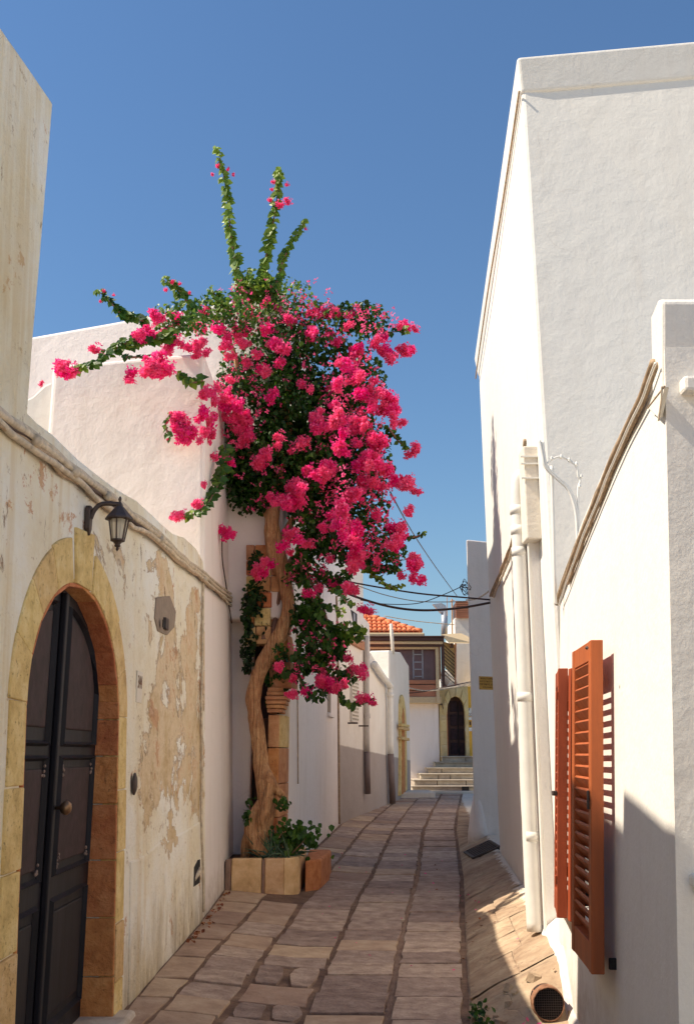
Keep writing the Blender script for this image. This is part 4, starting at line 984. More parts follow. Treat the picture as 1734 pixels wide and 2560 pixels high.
# raised whitewashed footing
m = MB(); pf = []
for i in range(26):
    y = 5.6 + i * .12; pf.append((planeX(PE, y, 0) - .035 - .03 * noise.noise(Vector((y * 2, 0, 0))) - .05 * (1 - ss(5.6, 7.2, y)), y))
for i, (x, y) in enumerate(pf):
    zb = zg(x, y) - .05; zt2 = zg(x, y) + .10 + .04 * noise.noise(Vector((y * 3, 4, 0)))
    m.v += [(x - .04, y, zb), (x, y, zb + .09), (x + .06, y, zt2), (x + .2, y, zt2 + .06)]; m.t += [.5] * 4
for i in range(25):
    for j in range(3): o = i * 4 + j; m.f.append((o, o + 4, o + 5, o + 1))
m.build('footing', WHITE, nh, smooth=True, fixn=False)

# shutters
def shutter(name_lbl, y0_, y1_, x0_, x1_, zlo, zhi, th, mat, slats=True, far=False):
    sh = thing('shutter', name_lbl, 'shutter', (x0_, y0_, zlo), group='open window shutters')
    d = Vector((x1_ - x0_, y1_ - y0_, 0)); L = d.length; d.normalize(); nx = Vector((-d.y, d.x, 0))
    if nx.x > 0: nx = -nx
    o = Vector((x0_, y0_, 0))
    def bar(a0, a1, b0, b1, z0_, z1_, nm, mt=mat, bev=.004):
        ps = [o + d * a + nx * b for a, b in ((a0, b0), (a1, b0), (a1, b1), (a0, b1))]
        return MB().prism([Vector((p.x, p.y, z0_)) for p in ps], (0, 0, z1_ - z0_)).build(nm, mt, sh, bev)
    sw = .075
    bar(0, sw, -th, 0, zlo, zhi, 'stile'); bar(L - sw, L, -th, 0, zlo, zhi, 'stile')
    bar(sw + .001, L - sw - .001, -th + .003, -.003, zhi - .10, zhi, 'rail'); bar(sw + .001, L - sw - .001, -th + .003, -.003, zlo, zlo + .13, 'rail')
    n_ = 23; za, zz = zlo + .14, zhi - .11
    for i in range(n_):
        zc = lerp(za, zz, (i + .5) / n_); hh = .037
        ps = [(-.004, zc + hh - .010), (-.012, zc + hh), (-th + .004, zc - hh + .010), (-th + .012, zc - hh)]
        q0 = o + d * (sw + .002); q1 = o + d * (L - sw - .002)
        f0 = [q0 + nx * b + Vector((0, 0, z)) for b, z in ps]
        MB().prism(f0, q1 - q0).build('slat', mat, sh)
    return sh, o, d, nx, L
zl, zh = .587, 2.157
s1, o1, d1, n1, L1_ = shutter('large orange louvred shutter folded back, nearest leaf of the window', 5.06, 5.69, 1.232, 1.276, zl, zh, .062, SHUT)
s2, o2, d2, n2, L2_ = shutter('narrow looking red brown shutter leaf left of the large louvred one', 6.44, 6.92, 1.352, 1.432, zl + .04, zh - .03, .062, SHUTD)
# hinges, latches, handle
for z in (.80, 1.90):
    p = o1 + d1 * L1_ - n1 * .05; MB().box(p.x - .01, p.x + .12, p.y - .01, p.y + .06, z, z + .07).build('hinge', IRON, s1, .004)
MB().box(o1.x - .010, o1.x + .0, o1.y + .03, o1.y + .05, 1.33, 1.42).build('latch', IRON, s1, .003)
MB().lathe(onP(1467, 1620, (.93, .05, 0)), [(.001, -.01), (.010, 0), (.001, .01)], 8).build('bolt_head', IRON, s1)
MB().box(o1.x + .085, o1.x + .13, o1.y - .005, o1.y + .02, zl + .02, zl + .07).build('stop', DARK, s1, .004)
for z in (.86, 1.86):
    MB().box(o2.x + .065, o2.x + .10, o2.y - .03, o2.y + .02, z, z + .06).build('hinge', IRON, s2, .004)
for z in (.82, 1.93): MB().box(o2.x - .012, o2.x, o2.y + .0, o2.y + .03, z, z + .05).build('hinge', SHUTD, s2, .003)
MB().box(o2.x - .03, o2.x, o2.y + .0, o2.y + .04, 1.34, 1.37).build('latch', IRON, s2, .006)
# window lining visible between the leaves
MB().box(1.40, 1.428, 6.30, 6.36, zl + .04, zh - .04).build('window_frame', SHUTD, nh, .004)
for root_ in (nh, s1, s2):
    for ob in [o for o in bpy.data.objects if o.parent == root_ and o.name.split('.')[0] not in ('corner_pillar', 'cloth')]:
        off = root_.location + ob.location
        for v_ in ob.data.vertices: v_.co.x += .055 * (v_.co.z + off.z - 2.13) * (1 if ob.name.split('.')[0] != 'footing' else .6)

# downpipe, boxed duct, junction box
dpt = thing('downpipe', 'thick white painted downpipe beside the boxed duct on the right', 'pipe', (1.405, 8.0, .35))
dpp = [Vector((1.52, 8.05, 3.86)), Vector((1.44, 8.0, 3.84)), Vector((1.415, 8.0, 3.74)), Vector((1.41, 8.0, 3.5)), Vector((1.405, 8.0, 2.2)), Vector((1.40, 8.0, .95)), Vector((1.405, 8.0, .30))]
MB().tube(smooth_path(dpp, 6), .057, 14).build('pipe', PAINTW, dpt, smooth=True)
for z in (3.55, 3.38, 3.2, 2.03, .98): MB().tube([(1.406, 8.0, z - .035), (1.406, 8.0, z + .035)], .0605, 14).build('collar', PAINTW, dpt, smooth=True)
dx = thing('cable_duct', 'square white boxed duct running up the corner between downpipe and shutters', 'duct', (1.53, 8.0, .3))
MB().box(1.472, 1.60, 7.88, 8.3, .2, 3.55).build('duct', WHITE, dx, .010)
MB().box(1.455, 1.473, 7.86, 7.90, .28, 3.9).build('corner_strip', PAINTW, dx, .006)
jb = thing('junction_box', 'pale junction box with a dark crack at the top of the boxed duct', 'box', (1.5, 7.8, 3.4))
MB().box(1.425, 1.545, 7.72, 7.95, 3.25, 4.02).build('box', CREAM, jb, .012)
MB().box(1.546, 1.556, 7.74, 7.8, 3.28, 3.8).build('crack', RUST, jb)
m = MB()
for z in (3.86, 3.92, 3.74): m.box(1.40, 1.55, 7.70, 7.72, z, z + .012)
m.build('strap', PAINTW, jb)
wl = thing('looped_wires', 'white wires looping from the junction box over the shaded wall', 'wires', (1.55, 7.3, 3.9))
def wires(pxs, Y, r, mat, parent, nm='wire', m_=6):
    w = smooth_path([onY(x, y, Y) for x, y in pxs], m_); return MB().tube(w, r, 7).build(nm, mat, parent, smooth=True)
wires([(1348, 1100), (1356, 1140), (1360, 1163), (1375, 1182), (1400, 1205), (1420, 1225), (1434, 1262), (1440, 1300), (1442, 1352)], 6.9, .010, PAINTW, wl)
wires([(1356, 1105), (1360, 1140), (1366, 1165), (1385, 1186), (1410, 1208), (1428, 1232), (1440, 1270), (1446, 1310), (1447, 1352)], 6.9, .010, PAINTW, wl)
wires([(1363, 1162), (1380, 1148), (1400, 1142), (1420, 1150), (1440, 1166), (1444, 1190), (1450, 1202), (1444, 1225), (1446, 1310)], 6.9, .008, PAINTW, wl)
for k in range(6):
    x, y = ((1378, 1146), (1402, 1142), (1422, 1150), (1440, 1160), (1452, 1190), (1448, 1215))[k]; p = onY(x, y, 6.9); MB().lathe(p, [(.002, -.02), (.013, -.008), (.011, .008), (.002, .02)], 7).build('wire_clip', PAINTW, wl)
wires([(1378, 1165), (1382, 1300), (1386, 1480), (1388, 1510)], 6.95, .014, PAINTW, wl, 'pipe')
# cable bundles on the right
rb_ = thing('cable_bundle', 'brown dusty cable bundle following the roof edge above the shutters', 'cables', onP(1640, 880, PE))
rp = [(1634, 905), (1618, 950), (1600, 1000), (1560, 1080), (1520, 1170), (1480, 1270), (1440, 1370), (1410, 1455), (1394, 1498), (1391, 1510)]
cable_px(rp, -.018, .017, DUSTC, 'cable', rb_, PN, wob=.004); cable_px([(x + 9, y + 5) for x, y in rp[:-2]], -.014, .011, DUSTC, 'cable', rb_, PN, wob=.007)
cable_px([(x + 4, y + 2) for x, y in rp], -.034, .006, PAINTW, 'cable', rb_, PN, wob=.006); cable_px([(x - 5, y - 2) for x, y in rp[:-1]], -.012, .008, PAINTC, 'cable', rb_, PN, wob=.006)
r2 = thing('cable_bundle', 'brown cable bundle slanting down the sunlit wall left of the downpipe', 'cables', onP(1230, 1470, PE))
rp = [(1312, 1100), (1308, 1180), (1304, 1290), (1290, 1330), (1274, 1378), (1258, 1420), (1240, 1462), (1229, 1490)]
cable_px(rp, -.03, .020, DUSTC, 'cable', r2, PE, wob=.006); cable_px([(x + 4, y + 3) for x, y in rp[2:]], -.06, .015, PAINTC, 'cable', r2, PE, wob=.01); cable_px([(x - 5, y) for x, y in rp[2:]], -.05, .012, DUSTC, 'cable', r2, PE, wob=.01)

# grey corner house beyond, with brass plate
fh = thing('corner_house', 'shaded white house corner jutting into the lane on the right', 'house', (2.0, 16, 0))
xf = onY(1172, 1600, 16).x
foot = [(xf, 16.0), (xf + .9, 16.42), (xf + 3, 17.4), (xf + 3, 24), (xf + 1.35, 24)]
block('wall', foot, -.1, EYE + 3.41, WHITE_B, fh, .03, lean=False)
MB().lathe((xf + .06, 16.1, zg(xf, 16) - .1), [(.16, 0), (.15, .25), (.10, .55), (.03, .9)], 12).build('rounded_foot', WHITE_B, fh, smooth=True)
pc = onY(1216, 1708, 16.14); pn = Vector((.42, -.9, 0)).normalized(); px_ = Vector((.9, .42, 0)).normalized()
sp_ = thing('brass_plate', 'small yellow brass plate with dark Greek lettering on the grey corner wall', 'sign', pc)
Mp = Matrix(((px_.x, 0, pn.x, pc.x), (px_.y, 0, pn.y, pc.y), (0, 1, 0, pc.z), (0, 0, 0, 1)))
MB().box(-.15, .15, -.105, .105, -.04, .012, Mp).build('plate', BRASSP, sp_, .003)
for i, (tx, sz_) in enumerate((('ΦΟΡΟΤΕΧΝΙΚΟ', .036), ('ΛΟΓΙΣΤΙΚΟ ΓΡΑΦ', .036), ('ΠΕΡΔΙΚΗΣ ΙΩΑΝ', .042), ('ΦΟΡΟΤΕΧΝΙΚΟΣ', .024))):
    text_mesh(tx, sz_, INK, 'lettering', sp_, Mp @ Matrix.Translation((.006, .068 - i * .045, .014)), .001)
for a in (-.14, .14):
    for b in (-.095, .095): MB().lathe(Mp @ Vector((a, b, .014)), [(.006, -.004), (.006, .004)], 8).build('screw', IRON, sp_)

# wires over the lane
def wire_obj(label, pts, r, mat, cat='wire', grp='wires strung across the lane'):
    w = [onY(x, y, Y) for x, y, Y in pts]; ob = MB().tube(smooth_path(w, 8), r, 7).build('overhead_wire', mat, smooth=True); tag(ob, label, cat, grp); return ob
wire_obj('thick dark wire sagging lowest across the lane to the right wall', [(790, 1450, 14.5), (840, 1472, 14.3), (900, 1496, 14), (980, 1518, 13.9), (1060, 1526, 13.8), (1150, 1520, 13.8), (1229, 1506, 13.8)], .017, DARKC)
wire_obj('dark wire, upper of the two heavy ones, nearly straight over the lane', [(780, 1435, 14.5), (900, 1460, 14.2), (1040, 1483, 14), (1150, 1493, 13.9), (1229, 1500, 13.8)], .012, DARKC)
wire_obj('thin brown wire sagging between the heavy wires from the pink flowers', [(890, 1463, 16), (960, 1487, 16), (1040, 1503, 16), (1120, 1505, 16), (1165, 1503, 16)], .007, DUSTC)
wire_obj('thin wire rising right to the tangle on the grey corner', [(900, 1500, 16), (960, 1510, 16), (1040, 1509, 16), (1100, 1490, 16), (1163, 1462, 16)], .007, DARKC)
wire_obj('long thin wire falling steeply from the bougainvillea towards the far mast', [(975, 1230, 13), (1030, 1330, 18), (1090, 1420, 24), (1143, 1492, 30)], .010, DARKC)
wire_obj('faint thin wire low over the tiled roof', [(960, 1540, 30), (1040, 1553, 30), (1135, 1562, 30)], .012, DUSTC)
wire_obj('pale wire crossing in front of the boarded balcony', [(1022, 1720, 28), (1060, 1727, 28), (1110, 1723, 28), (1175, 1707, 28)], .018, PAINTC)
wire_obj('dark wire crossing in front of the boarded balcony', [(1022, 1733, 28), (1060, 1729, 28), (1110, 1718, 28), (1175, 1705, 28)], .015, DARKC)
wire_obj('second pale wire just above the arched far door', [(1095, 1722, 28), (1130, 1719, 28), (1175, 1712, 28)], .020, PAINTC)
tg = MB(); RT = random.Random(5)
for k in range(7):
    c0 = onY(1163 + RT.uniform(-4, 4), 1462 + RT.uniform(-8, 14), 16); w = [c0 + Vector((math.cos(t) * RT.uniform(.04, .1), math.sin(t * 1.3) * .05, math.sin(t) * RT.uniform(.04, .1))) for t in [i * .9 for i in range(8)]]
    tg.tube(smooth_path(w, 3), .005, 5)
tag(tg.build('wire_tangle', IRON), 'tangle of curled wires at the edge of the grey corner house', 'wires')
wire_obj('pale cable lying across the grey corner to the sunlit wall', [(1165, 1500, 15.9), (1190, 1497, 15.4), (1215, 1483, 14.4), (1236, 1462, 13.6)], .012, PAINTC)

# drain grate, culvert, weeds and litter
dg_ = thing('drain_grate', 'rusty iron drain grate set in the pavement by the grey corner house', 'grate', (1.9, 14.6, zg(1.9, 14.6) + .02))
def gpt(a, b, e=.020):
    x, y = 1.70 + a, 14.15 + b; return Vector((x, y, zg(x, y) + e + .018))
MB().prism([gpt(0, 0, .004), gpt(.36, 0, .004), gpt(.36, 1.0, .004), gpt(0, 1.0, .004)], (0, 0, -.05)).build('pit', DARK, dg_)
for i in range(12): MB().beam(gpt(.02 + i * .029, .02), gpt(.02 + i * .029, .98), .011, .014).build('bar', IRON, dg_)
for a, b in (((0, 0), (.36, 0)), ((.36, 0), (.36, 1)), ((.36, 1), (0, 1)), ((0, 1), (0, 0))): MB().beam(gpt(*a), gpt(*b), .03, .02).build('frame', IRON, dg_)
dc = Vector((1.20, 6.48, .145))
RB = random.Random(77)
pv_root = bpy.data.objects['pavement']
def apron_slab(t0, t1, ya, yb):
    cx, cy = lerp(gutter(ya), wallR(ya), (t0 + t1) / 2), (ya + yb) / 2; cz = zg(cx, cy); m = MB(); K_ = 6; dzz = RB.uniform(0, .006); tl = RB.uniform(-.006, .006)
    for j in range(K_ + 1):
        Y = lerp(ya, yb, j / K_)
        for i in range(K_ + 1):
            t = lerp(t0, t1, i / K_); X = lerp(gutter(Y) + .012, wallR(Y) - .01, t); e = .012 if 0 < i < K_ and 0 < j < K_ else .006
            m.v.append((X - cx + RB.uniform(-.004, .004), Y - cy + RB.uniform(-.005, .005), zg(X, Y) - cz + e + dzz + tl * (i - 3) / 3)); m.t.append(.5)
    for j in range(K_):
        for i in range(K_): o = j * (K_ + 1) + i; m.f.append((o, o + 1, o + K_ + 2, o + K_ + 1))
    ob = m.build('concrete_slab', APRON, None, fixn=False, smooth=False); ob.location = (cx, cy, cz); ob.parent = pv_root
Y = 7.12
while Y < 20:
    d = RB.uniform(.5, .85); tm = RB.uniform(.42, .6)
    if RB.random() < .8: apron_slab(0, tm - .005, Y, Y + d - .008); apron_slab(tm + .005, 1, Y, Y + d - .008)
    else: apron_slab(0, 1, Y, Y + d - .008)
    Y += d
for i in range(34):     # broken concrete and rubble round the drain
    x, y = RB.uniform(.78, 1.36), RB.uniform(6.2, 6.95)
    if abs(x - 1.2) < .12 and y < 6.62: continue
    r0 = RB.uniform(.02, .06); m = MB(); n_ = 7; zc = zg(x, y)
    ring = [(r0 * RB.uniform(.7, 1.2) * math.cos(6.283 * k_ / n_), r0 * RB.uniform(.6, 1.0) * math.sin(6.283 * k_ / n_)) for k_ in range(n_)]
    m.v = [(a, b, -.03) for a, b in ring] + [(a * .8, b * .8, r0 * RB.uniform(.25, .5)) for a, b in ring] + [(0, 0, r0 * .45)]; m.t = [.5] * len(m.v)
    for k_ in range(n_): q_1 = (k_ + 1) % n_; m.f += [(k_, q_1, n_ + q_1, n_ + k_), (n_ + k_, n_ + q_1, 2 * n_)]
    ob = m.build('rubble_stone', APRON, None, fixn=False); ob.location = (x, y, zc); ob.rotation_euler = (RB.uniform(-.3, .3), RB.uniform(-.3, .3), 0); ob.parent = pv_root
cv = thing('culvert_opening', 'round drain opening with wire mesh in the broken concrete below the shutters', 'drain', dc)
m = MB(); k = 20
for ring, (r0, y0_) in enumerate(((.100, .03), (.096, -.03), (.089, -.033), (.086, .12))):
    for j in range(k):
        t = 2 * math.pi * j / k; rr = r0 * (1 + .05 * noise.noise(Vector((math.cos(t) * 2, math.sin(t) * 2, ring))))
        m.v.append((dc.x + rr * math.cos(t), dc.y + y0_, dc.z + rr * math.sin(t))); m.t.append(.5)
for i in range(3):
    for j in range(k): m.f.append((i * k + j, i * k + (j + 1) % k, (i + 1) * k + (j + 1) % k, (i + 1) * k + j))
m.build('rim', RUST, cv, smooth=True)
MB().tube([(dc.x, dc.y - .02, dc.z), (dc.x, dc.y + .1, dc.z)], .0885, 20).build('hole', DARK, cv)
m = MB()
for i in range(-6, 7):
    h_ = math.sqrt(max(.0001, .085 ** 2 - (i * .0135) ** 2))
    m.beam((dc.x + i * .0135, dc.y - .026, dc.z - h_), (dc.x + i * .0135, dc.y - .026, dc.z + h_), .0022, .0022)
    m.beam((dc.x - h_, dc.y - .028, dc.z + i * .0135), (dc.x + h_, dc.y - .028, dc.z + i * .0135), .0022, .0022)
m.build('wire_mesh', IRON, cv)

# ------------------------------------------------------------------ PLANTER
plr = thing('stone_planter', 'low curved planter of tan stone blocks around the bougainvillea trunk', 'planter', (-.9, 12, 0))
zp0, zp1 = .0, .46
path = [(-1.30, 11.62), (-1.28, 11.62), (-.95, 11.62), (-.72, 11.72), (-.56, 11.92), (-.50, 12.15)]
P_ = [Vector((x, y, 0)) for x, y in ((-1.33, 11.60), (-1.00, 11.60), (-.72, 11.72), (-.585, 11.90))]
def pblock(p, q, z0_, z1_, mat, nm='block', th=.13):
    d = (q - p).normalized(); nn = Vector((-d.y, d.x, 0))
    f = [p, q, q + nn * th, p + nn * th]; return MB().prism([Vector((v.x, v.y, z0_)) for v in f], (0, 0, z1_ - z0_)).build(nm, mat, plr, .010)
pblock(Vector((-1.345, 11.62, 0)), Vector((-1.28, 11.605, 0)), .0, zp1 - .01, JOINT, 'mortar')
pblock(Vector((-1.272, 11.60, 0)), Vector((-.945, 11.60, 0)), .0, zp1, PLANTST)
pblock(Vector((-.940, 11.612, 0)), Vector((-.905, 11.615, 0)), .0, zp1 - .012, JOINT, 'mortar')
pblock(Vector((-.90, 11.60, 0)), Vector((-.70, 11.655, 0)), .0, zp1, PLANTST); pblock(Vector((-.695, 11.657, 0)), Vector((-.585, 11.73, 0)), .0, zp1, PLANTST)
pblock(Vector((-.583, 11.735, 0)), Vector((-.540, 11.80, 0)), .0, zp1 + .006, PLANTST); pblock(Vector((-.538, 11.805, 0)), Vector((-.50, 13.0, 0)), .0, zp1, PLANTST)
MB().prism([Vector((x, y, 0)) for x, y in ((-1.36, 11.7), (-.95, 11.7), (-.64, 11.8), (-.6, 12.9), (-1.36, 12.9))], (0, 0, zp1 - .04)).build('soil', SOIL, plr)
lb = MB().prism([Vector((x, y, .0)) for x, y in ((-.475, 12.0), (-.30, 12.25), (-.22, 12.9), (-.20, 13.4), (-.49, 13.4))], (0, 0, .40)).build('low_block', REDST, plr, .03)

# ------------------------------------------------------------------ BOUGAINVILLEA
bg_ = thing('bougainvillea', 'large bougainvillea with a twisting bare trunk and masses of hot pink flowers', 'tree', onY(625, 2140, 12.05))
def trunk(pts, name='trunk', mat=BARK, n=14, rough=.16, m_=7):
    W_ = [onY(x, y, Y) for x, y, Y, r in pts]; rr = [.9 * r * Y / F * 1.03 for x, y, Y, r in pts]
    ip = smooth_path([Vector((p.x, p.y, p.z)) for p in W_], m_); ir = [max(.004, q.x) for q in smooth_path([Vector((r, 0, 0)) for r in rr], m_)]
    return MB().tube(ip, ir, n, rough=rough).build(name, mat, bg_, smooth=True)
trunk([(676, 2165, 12.0, 26), (668, 2140, 12.0, 27), (650, 2105, 12.0, 30), (652, 2070, 12.0, 29), (664, 2030, 12.0, 24), (664, 1975, 12.05, 24), (654, 1914, 12.1, 20), (649, 1874, 12.1, 19), (641, 1815, 12.1, 20), (635, 1775, 12.1, 18), (634, 1736, 12.1, 20), (643, 1696, 12.1, 19),
       (659, 1656, 12.1, 20), (683, 1617, 12.1, 20), (705, 1577, 12.1, 21), (721, 1538, 12.1, 20), (717, 1478, 12.1, 18), (700, 1410, 12.1, 22), (684, 1360, 12.1, 24), (680, 1300, 12.1, 21), (700, 1180, 12.1, 17), (720, 1060, 12.1, 14), (720, 950, 12.0, 10)], m_=8, n=24)
trunk([(700, 2160, 11.95, 12), (680, 2138, 11.92, 17), (645, 2118, 11.9, 18), (624, 2080, 11.92, 14), (634, 2040, 11.95, 13), (650, 2005, 12.0, 11)], 'root')
trunk([(706, 1990, 12.0, 8), (694, 1978, 12.0, 12), (676, 1955, 12.0, 15), (658, 1915, 12.05, 11)], 'branch')
trunk([(612, 2150, 12.0, 10), (618, 2100, 11.97, 14), (632, 2060, 11.95, 12)], 'root')
trunk([(650, 2060, 11.9, 12), (664, 2020, 11.9, 14), (676, 1960, 11.95, 9)], 'branch')
trunk([(660, 1600, 12.2, 9), (662, 1560, 12.25, 9), (668, 1500, 12.3, 8), (664, 1440, 12.3, 7), (660, 1350, 12.3, 7), (650, 1250, 12.3, 6)], 'branch', TWIG, 8)
trunk([(682, 1590, 12.2, 8), (690, 1540, 12.25, 7), (700, 1480, 12.2, 6)], 'branch', TWIG, 8)
trunk([(694, 1370, 12.1, 12), (730, 1300, 12.2, 9), (790, 1200, 12.2, 7), (840, 1090, 12.2, 5), (870, 960, 12.2, 4)], 'branch', BARK, 8)
trunk([(690, 1340, 12.1, 12), (640, 1200, 12.1, 9), (610, 1050, 11.9, 7), (590, 900, 11.8, 6), (560, 820, 11.6, 4)], 'branch', BARK, 8)
trunk([(722, 1400, 12.1, 8), (760, 1430, 12.1, 6), (800, 1500, 12.1, 4), (830, 1600, 12.1, 3)], 'branch', TWIG, 8)

RL = random.Random(21)
def leaf_into(m, p, size, nrm, tint, up=None, kind='leaf'):
    nrm = nrm.normalized(); a = nrm.orthogonal().normalized(); t = RL.uniform(0, 6.283)
    b = nrm.cross(a); u = a * math.cos(t) + b * math.sin(t)
    if up is not None:
        u = (up - nrm * up.dot(nrm)); u = u.normalized() if u.length > .1 else a
    w = nrm.cross(u); s = size
    if kind == 'leaf':
        v = [p - u * s * .5, p - u * s * .2 + w * s * .44 + nrm * s * .10, p + u * s * .12 + w * s * .40 + nrm * s * .08, p + u * s * .58 - nrm * s * .06,
             p + u * s * .12 - w * s * .40 + nrm * s * .08, p - u * s * .2 - w * s * .44 + nrm * s * .10]
        m.add(v, [(0, 1, 2, 3), (0, 3, 4, 5)], tint)
    else:
        v = [p, p + u * s * .45 + w * s * .36 + nrm * s * .12, p + u * s + nrm * s * .32, p + u * s * .45 - w * s * .36 + nrm * s * .12]
        m.add(v, [(0, 1, 2, 3)], tint)
def rdir():
    while True:
        v = Vector((RL.uniform(-1, 1), RL.uniform(-1, 1), RL.uniform(-1, 1)))
        if .05 < v.length < 1: return v.normalized()
def clampY(px, py, Y):
    a, b = ray(px, py); z = b * Y + EYE
    if b * 10 + EYE > 5.9: return Y
    if a * 10.12 < planeX(PA, 10.12, b * 10.12 + EYE): return min(Y, 9.93 + R.uniform(-.05, .05))
    yh = PA[0] / (a - PA[2] * b) if a < 0 else 99
    return min(Y, max(10.1, yh - .08)) if yh < 13.3 else Y
def inside(p): return p.x < planeX(PA, 0, p.z) + .01 and 10.05 < p.y < 13.3 and p.z < 5.86
fol = MB()
def blob(px, py, rx, ry, Y, dY, n, size=.062, t=(.15, .6), droop=True):
    c = onY(px, py, Y); ax, az = rx * Y / F * 1.02, ry * Y / F * 1.02
    for i in range(n):
        v = rdir() * (RL.random() ** .42); p = c + Vector((v.x * ax, v.y * dY, v.z * az))
        q = noise.noise(p * 3.2)
        if q < -.28 or inside(p): continue
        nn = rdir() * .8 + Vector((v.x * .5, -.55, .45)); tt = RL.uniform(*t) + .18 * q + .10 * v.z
        leaf_into(fol, p, size * RL.uniform(.65, 1.25), nn, max(0, min(1, tt)), up=(Vector((0, 0, -1)) + rdir() * .7) if droop else None)
# canopy masses
for a in [(680, 735, 110, 45, 12.0, .5, 1100, .048, (.6, 1.0)), (640, 720, 70, 45, 11.9, .4, 500, .046, (.55, 1.0)), (740, 812, 165, 55, 12.0, .6, 1600, .05, (.3, .85)),
          (560, 790, 95, 50, 11.3, .5, 900, .05, (.3, .8)), (450, 800, 80, 32, 10.2, .4, 420, .05, (.3, .8)),
          (720, 900, 180, 90, 12.1, .7, 2600), (700, 1020, 150, 130, 12.2, .7, 3300), (800, 1060, 160, 140, 12.1, .7, 3000), (880, 960, 95, 110, 12.1, .55, 1300),
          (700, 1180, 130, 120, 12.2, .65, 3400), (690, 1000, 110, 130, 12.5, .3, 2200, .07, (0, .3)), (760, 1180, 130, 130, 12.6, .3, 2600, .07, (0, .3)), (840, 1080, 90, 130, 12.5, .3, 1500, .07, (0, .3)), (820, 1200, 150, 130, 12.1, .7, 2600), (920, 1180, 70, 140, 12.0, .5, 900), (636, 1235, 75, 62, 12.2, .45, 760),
          (800, 1325, 82, 88, 12.1, .6, 1300), (880, 1340, 110, 80, 12.1, .55, 1200), (960, 1390, 60, 50, 12.0, .4, 330), (600, 1130, 45, 150, 12.0, .3, 700),
          (590, 960, 55, 70, 11.8, .35, 500), (900, 800, 80, 45, 12.1, .45, 600), (760, 1440, 60, 60, 12.1, .4, 420), (850, 1450, 55, 25, 12.0, .3, 150),
          # lower sprays right of the trunk
          (770, 1540, 45, 60, 12.0, .3, 330, .075), (800, 1600, 60, 55, 12.0, .3, 420, .08), (870, 1585, 45, 28, 12.0, .25, 190, .075, (.4, .85)), (840, 1620, 45, 35, 12.0, .25, 200, .08),
          (780, 1660, 50, 40, 12.0, .25, 230, .075), (850, 1690, 45, 30, 12.0, .25, 110, .07), (790, 1730, 50, 25, 12.0, .2, 100, .065), (694, 1690, 34, 50, 12.3, .12, 240, .06), (688, 1752, 26, 30, 12.3, .1, 110, .06),
          (695, 1640, 25, 30, 12.0, .2, 90, .06), (756, 1410, 26, 60, 12.1, .25, 170), (750, 1500, 14, 55, 12.1, .15, 70),
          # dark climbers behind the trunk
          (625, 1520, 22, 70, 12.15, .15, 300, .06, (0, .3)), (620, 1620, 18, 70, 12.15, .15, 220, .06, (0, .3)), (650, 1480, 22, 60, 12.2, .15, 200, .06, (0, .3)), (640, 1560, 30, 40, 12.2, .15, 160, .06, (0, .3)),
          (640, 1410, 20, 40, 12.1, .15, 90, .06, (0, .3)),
          # round the foot
          (628, 2010, 14, 24, 12.15, .1, 40, .05, (.2, .6)), (618, 2045, 12, 20, 11.85, .1, 26, .06, (.2, .6)), (706, 2012, 22, 16, 11.9, .12, 46, .06, (.3, .6))]:
    blob(*a)
f_ = fol.build('foliage', LEAF, bg_, tint=True, fixn=False); f_['kind'] = 'stuff'

# leafy shoots (each a part): stem tube + leaves alternate
cl_meshes = []
def flower_mesh(k):
    m = MB(); RR = random.Random(100 + k)
    n_ = 85; subs = [(rdir() * RR.uniform(.25, .62), RR.uniform(.32, .5)) for _ in range(5)]
    for i in range(n_):
        c_, r_s = subs[i % 5]; v = c_ + rdir() * r_s * (RR.random() ** .4) if i % 8 else rdir() * RR.uniform(.6, 1.0); v = Vector((v.x, v.y * .8, v.z * .9)); 
        v += Vector((RR.uniform(-.1, .1), 0, RR.uniform(-.1, .1)))
        base = rdir(); ax = (v + base * .7).normalized(); a = ax.orthogonal().normalized(); b = ax.cross(a); t0 = RR.uniform(0, 6)
        for j in range(3):      # three bracts round each small flower
            t = t0 + j * 2.094; dr_ = (a * math.cos(t) + b * math.sin(t)) * .8 + ax * .55
            nn = dr_.cross(ax.cross(dr_)).normalized()
            s = RR.uniform(.26, .42); w = nn.cross(dr_.normalized()); u = dr_.normalized()
            m.add([v, v + u * s * .5 + w * s * .40, v + u * s * 1.0 + ax * s * .1, v + u * s * .5 - w * s * .40], [(0, 1, 2, 3)], RR.uniform(.15, .75) + .2 * (v.z))
        if i % 9 == 0:
            m.add([v + ax * .02, v + ax * .26 + a * .03, v + ax * .26 - a * .03], [(0, 1, 2)], 1.0)
    me = bpy.data.meshes.new('flower_cluster'); me.from_pydata(m.v, [], m.f); me.materials.append(BRACT)
    at = me.attributes.new('tint', 'FLOAT', 'POINT'); at.data.foreach_set('value', [max(0, min(1, t)) for t in m.t]); return me
for k in range(7): cl_meshes.append(flower_mesh(k))
nfl = 0
def cluster(px, py, r, Y, sx=1, sz=1):
    global nfl
    Y = clampY(px, py, Y)
    ob = bpy.data.objects.new('flower_cluster', RL.choice(cl_meshes)); C.objects.link(ob)
    s = r * Y / F * 1.02; s *= 1.32; ob.scale = (s * sx * RL.uniform(.9, 1.1), s * .8, s * sz * RL.uniform(.9, 1.1)); ob.location = onY(px, py, Y)
    ob.rotation_euler = (RL.uniform(-.5, .5), RL.uniform(-.6, .6), RL.uniform(-.7, .7)); link(ob, bg_); nfl += 1
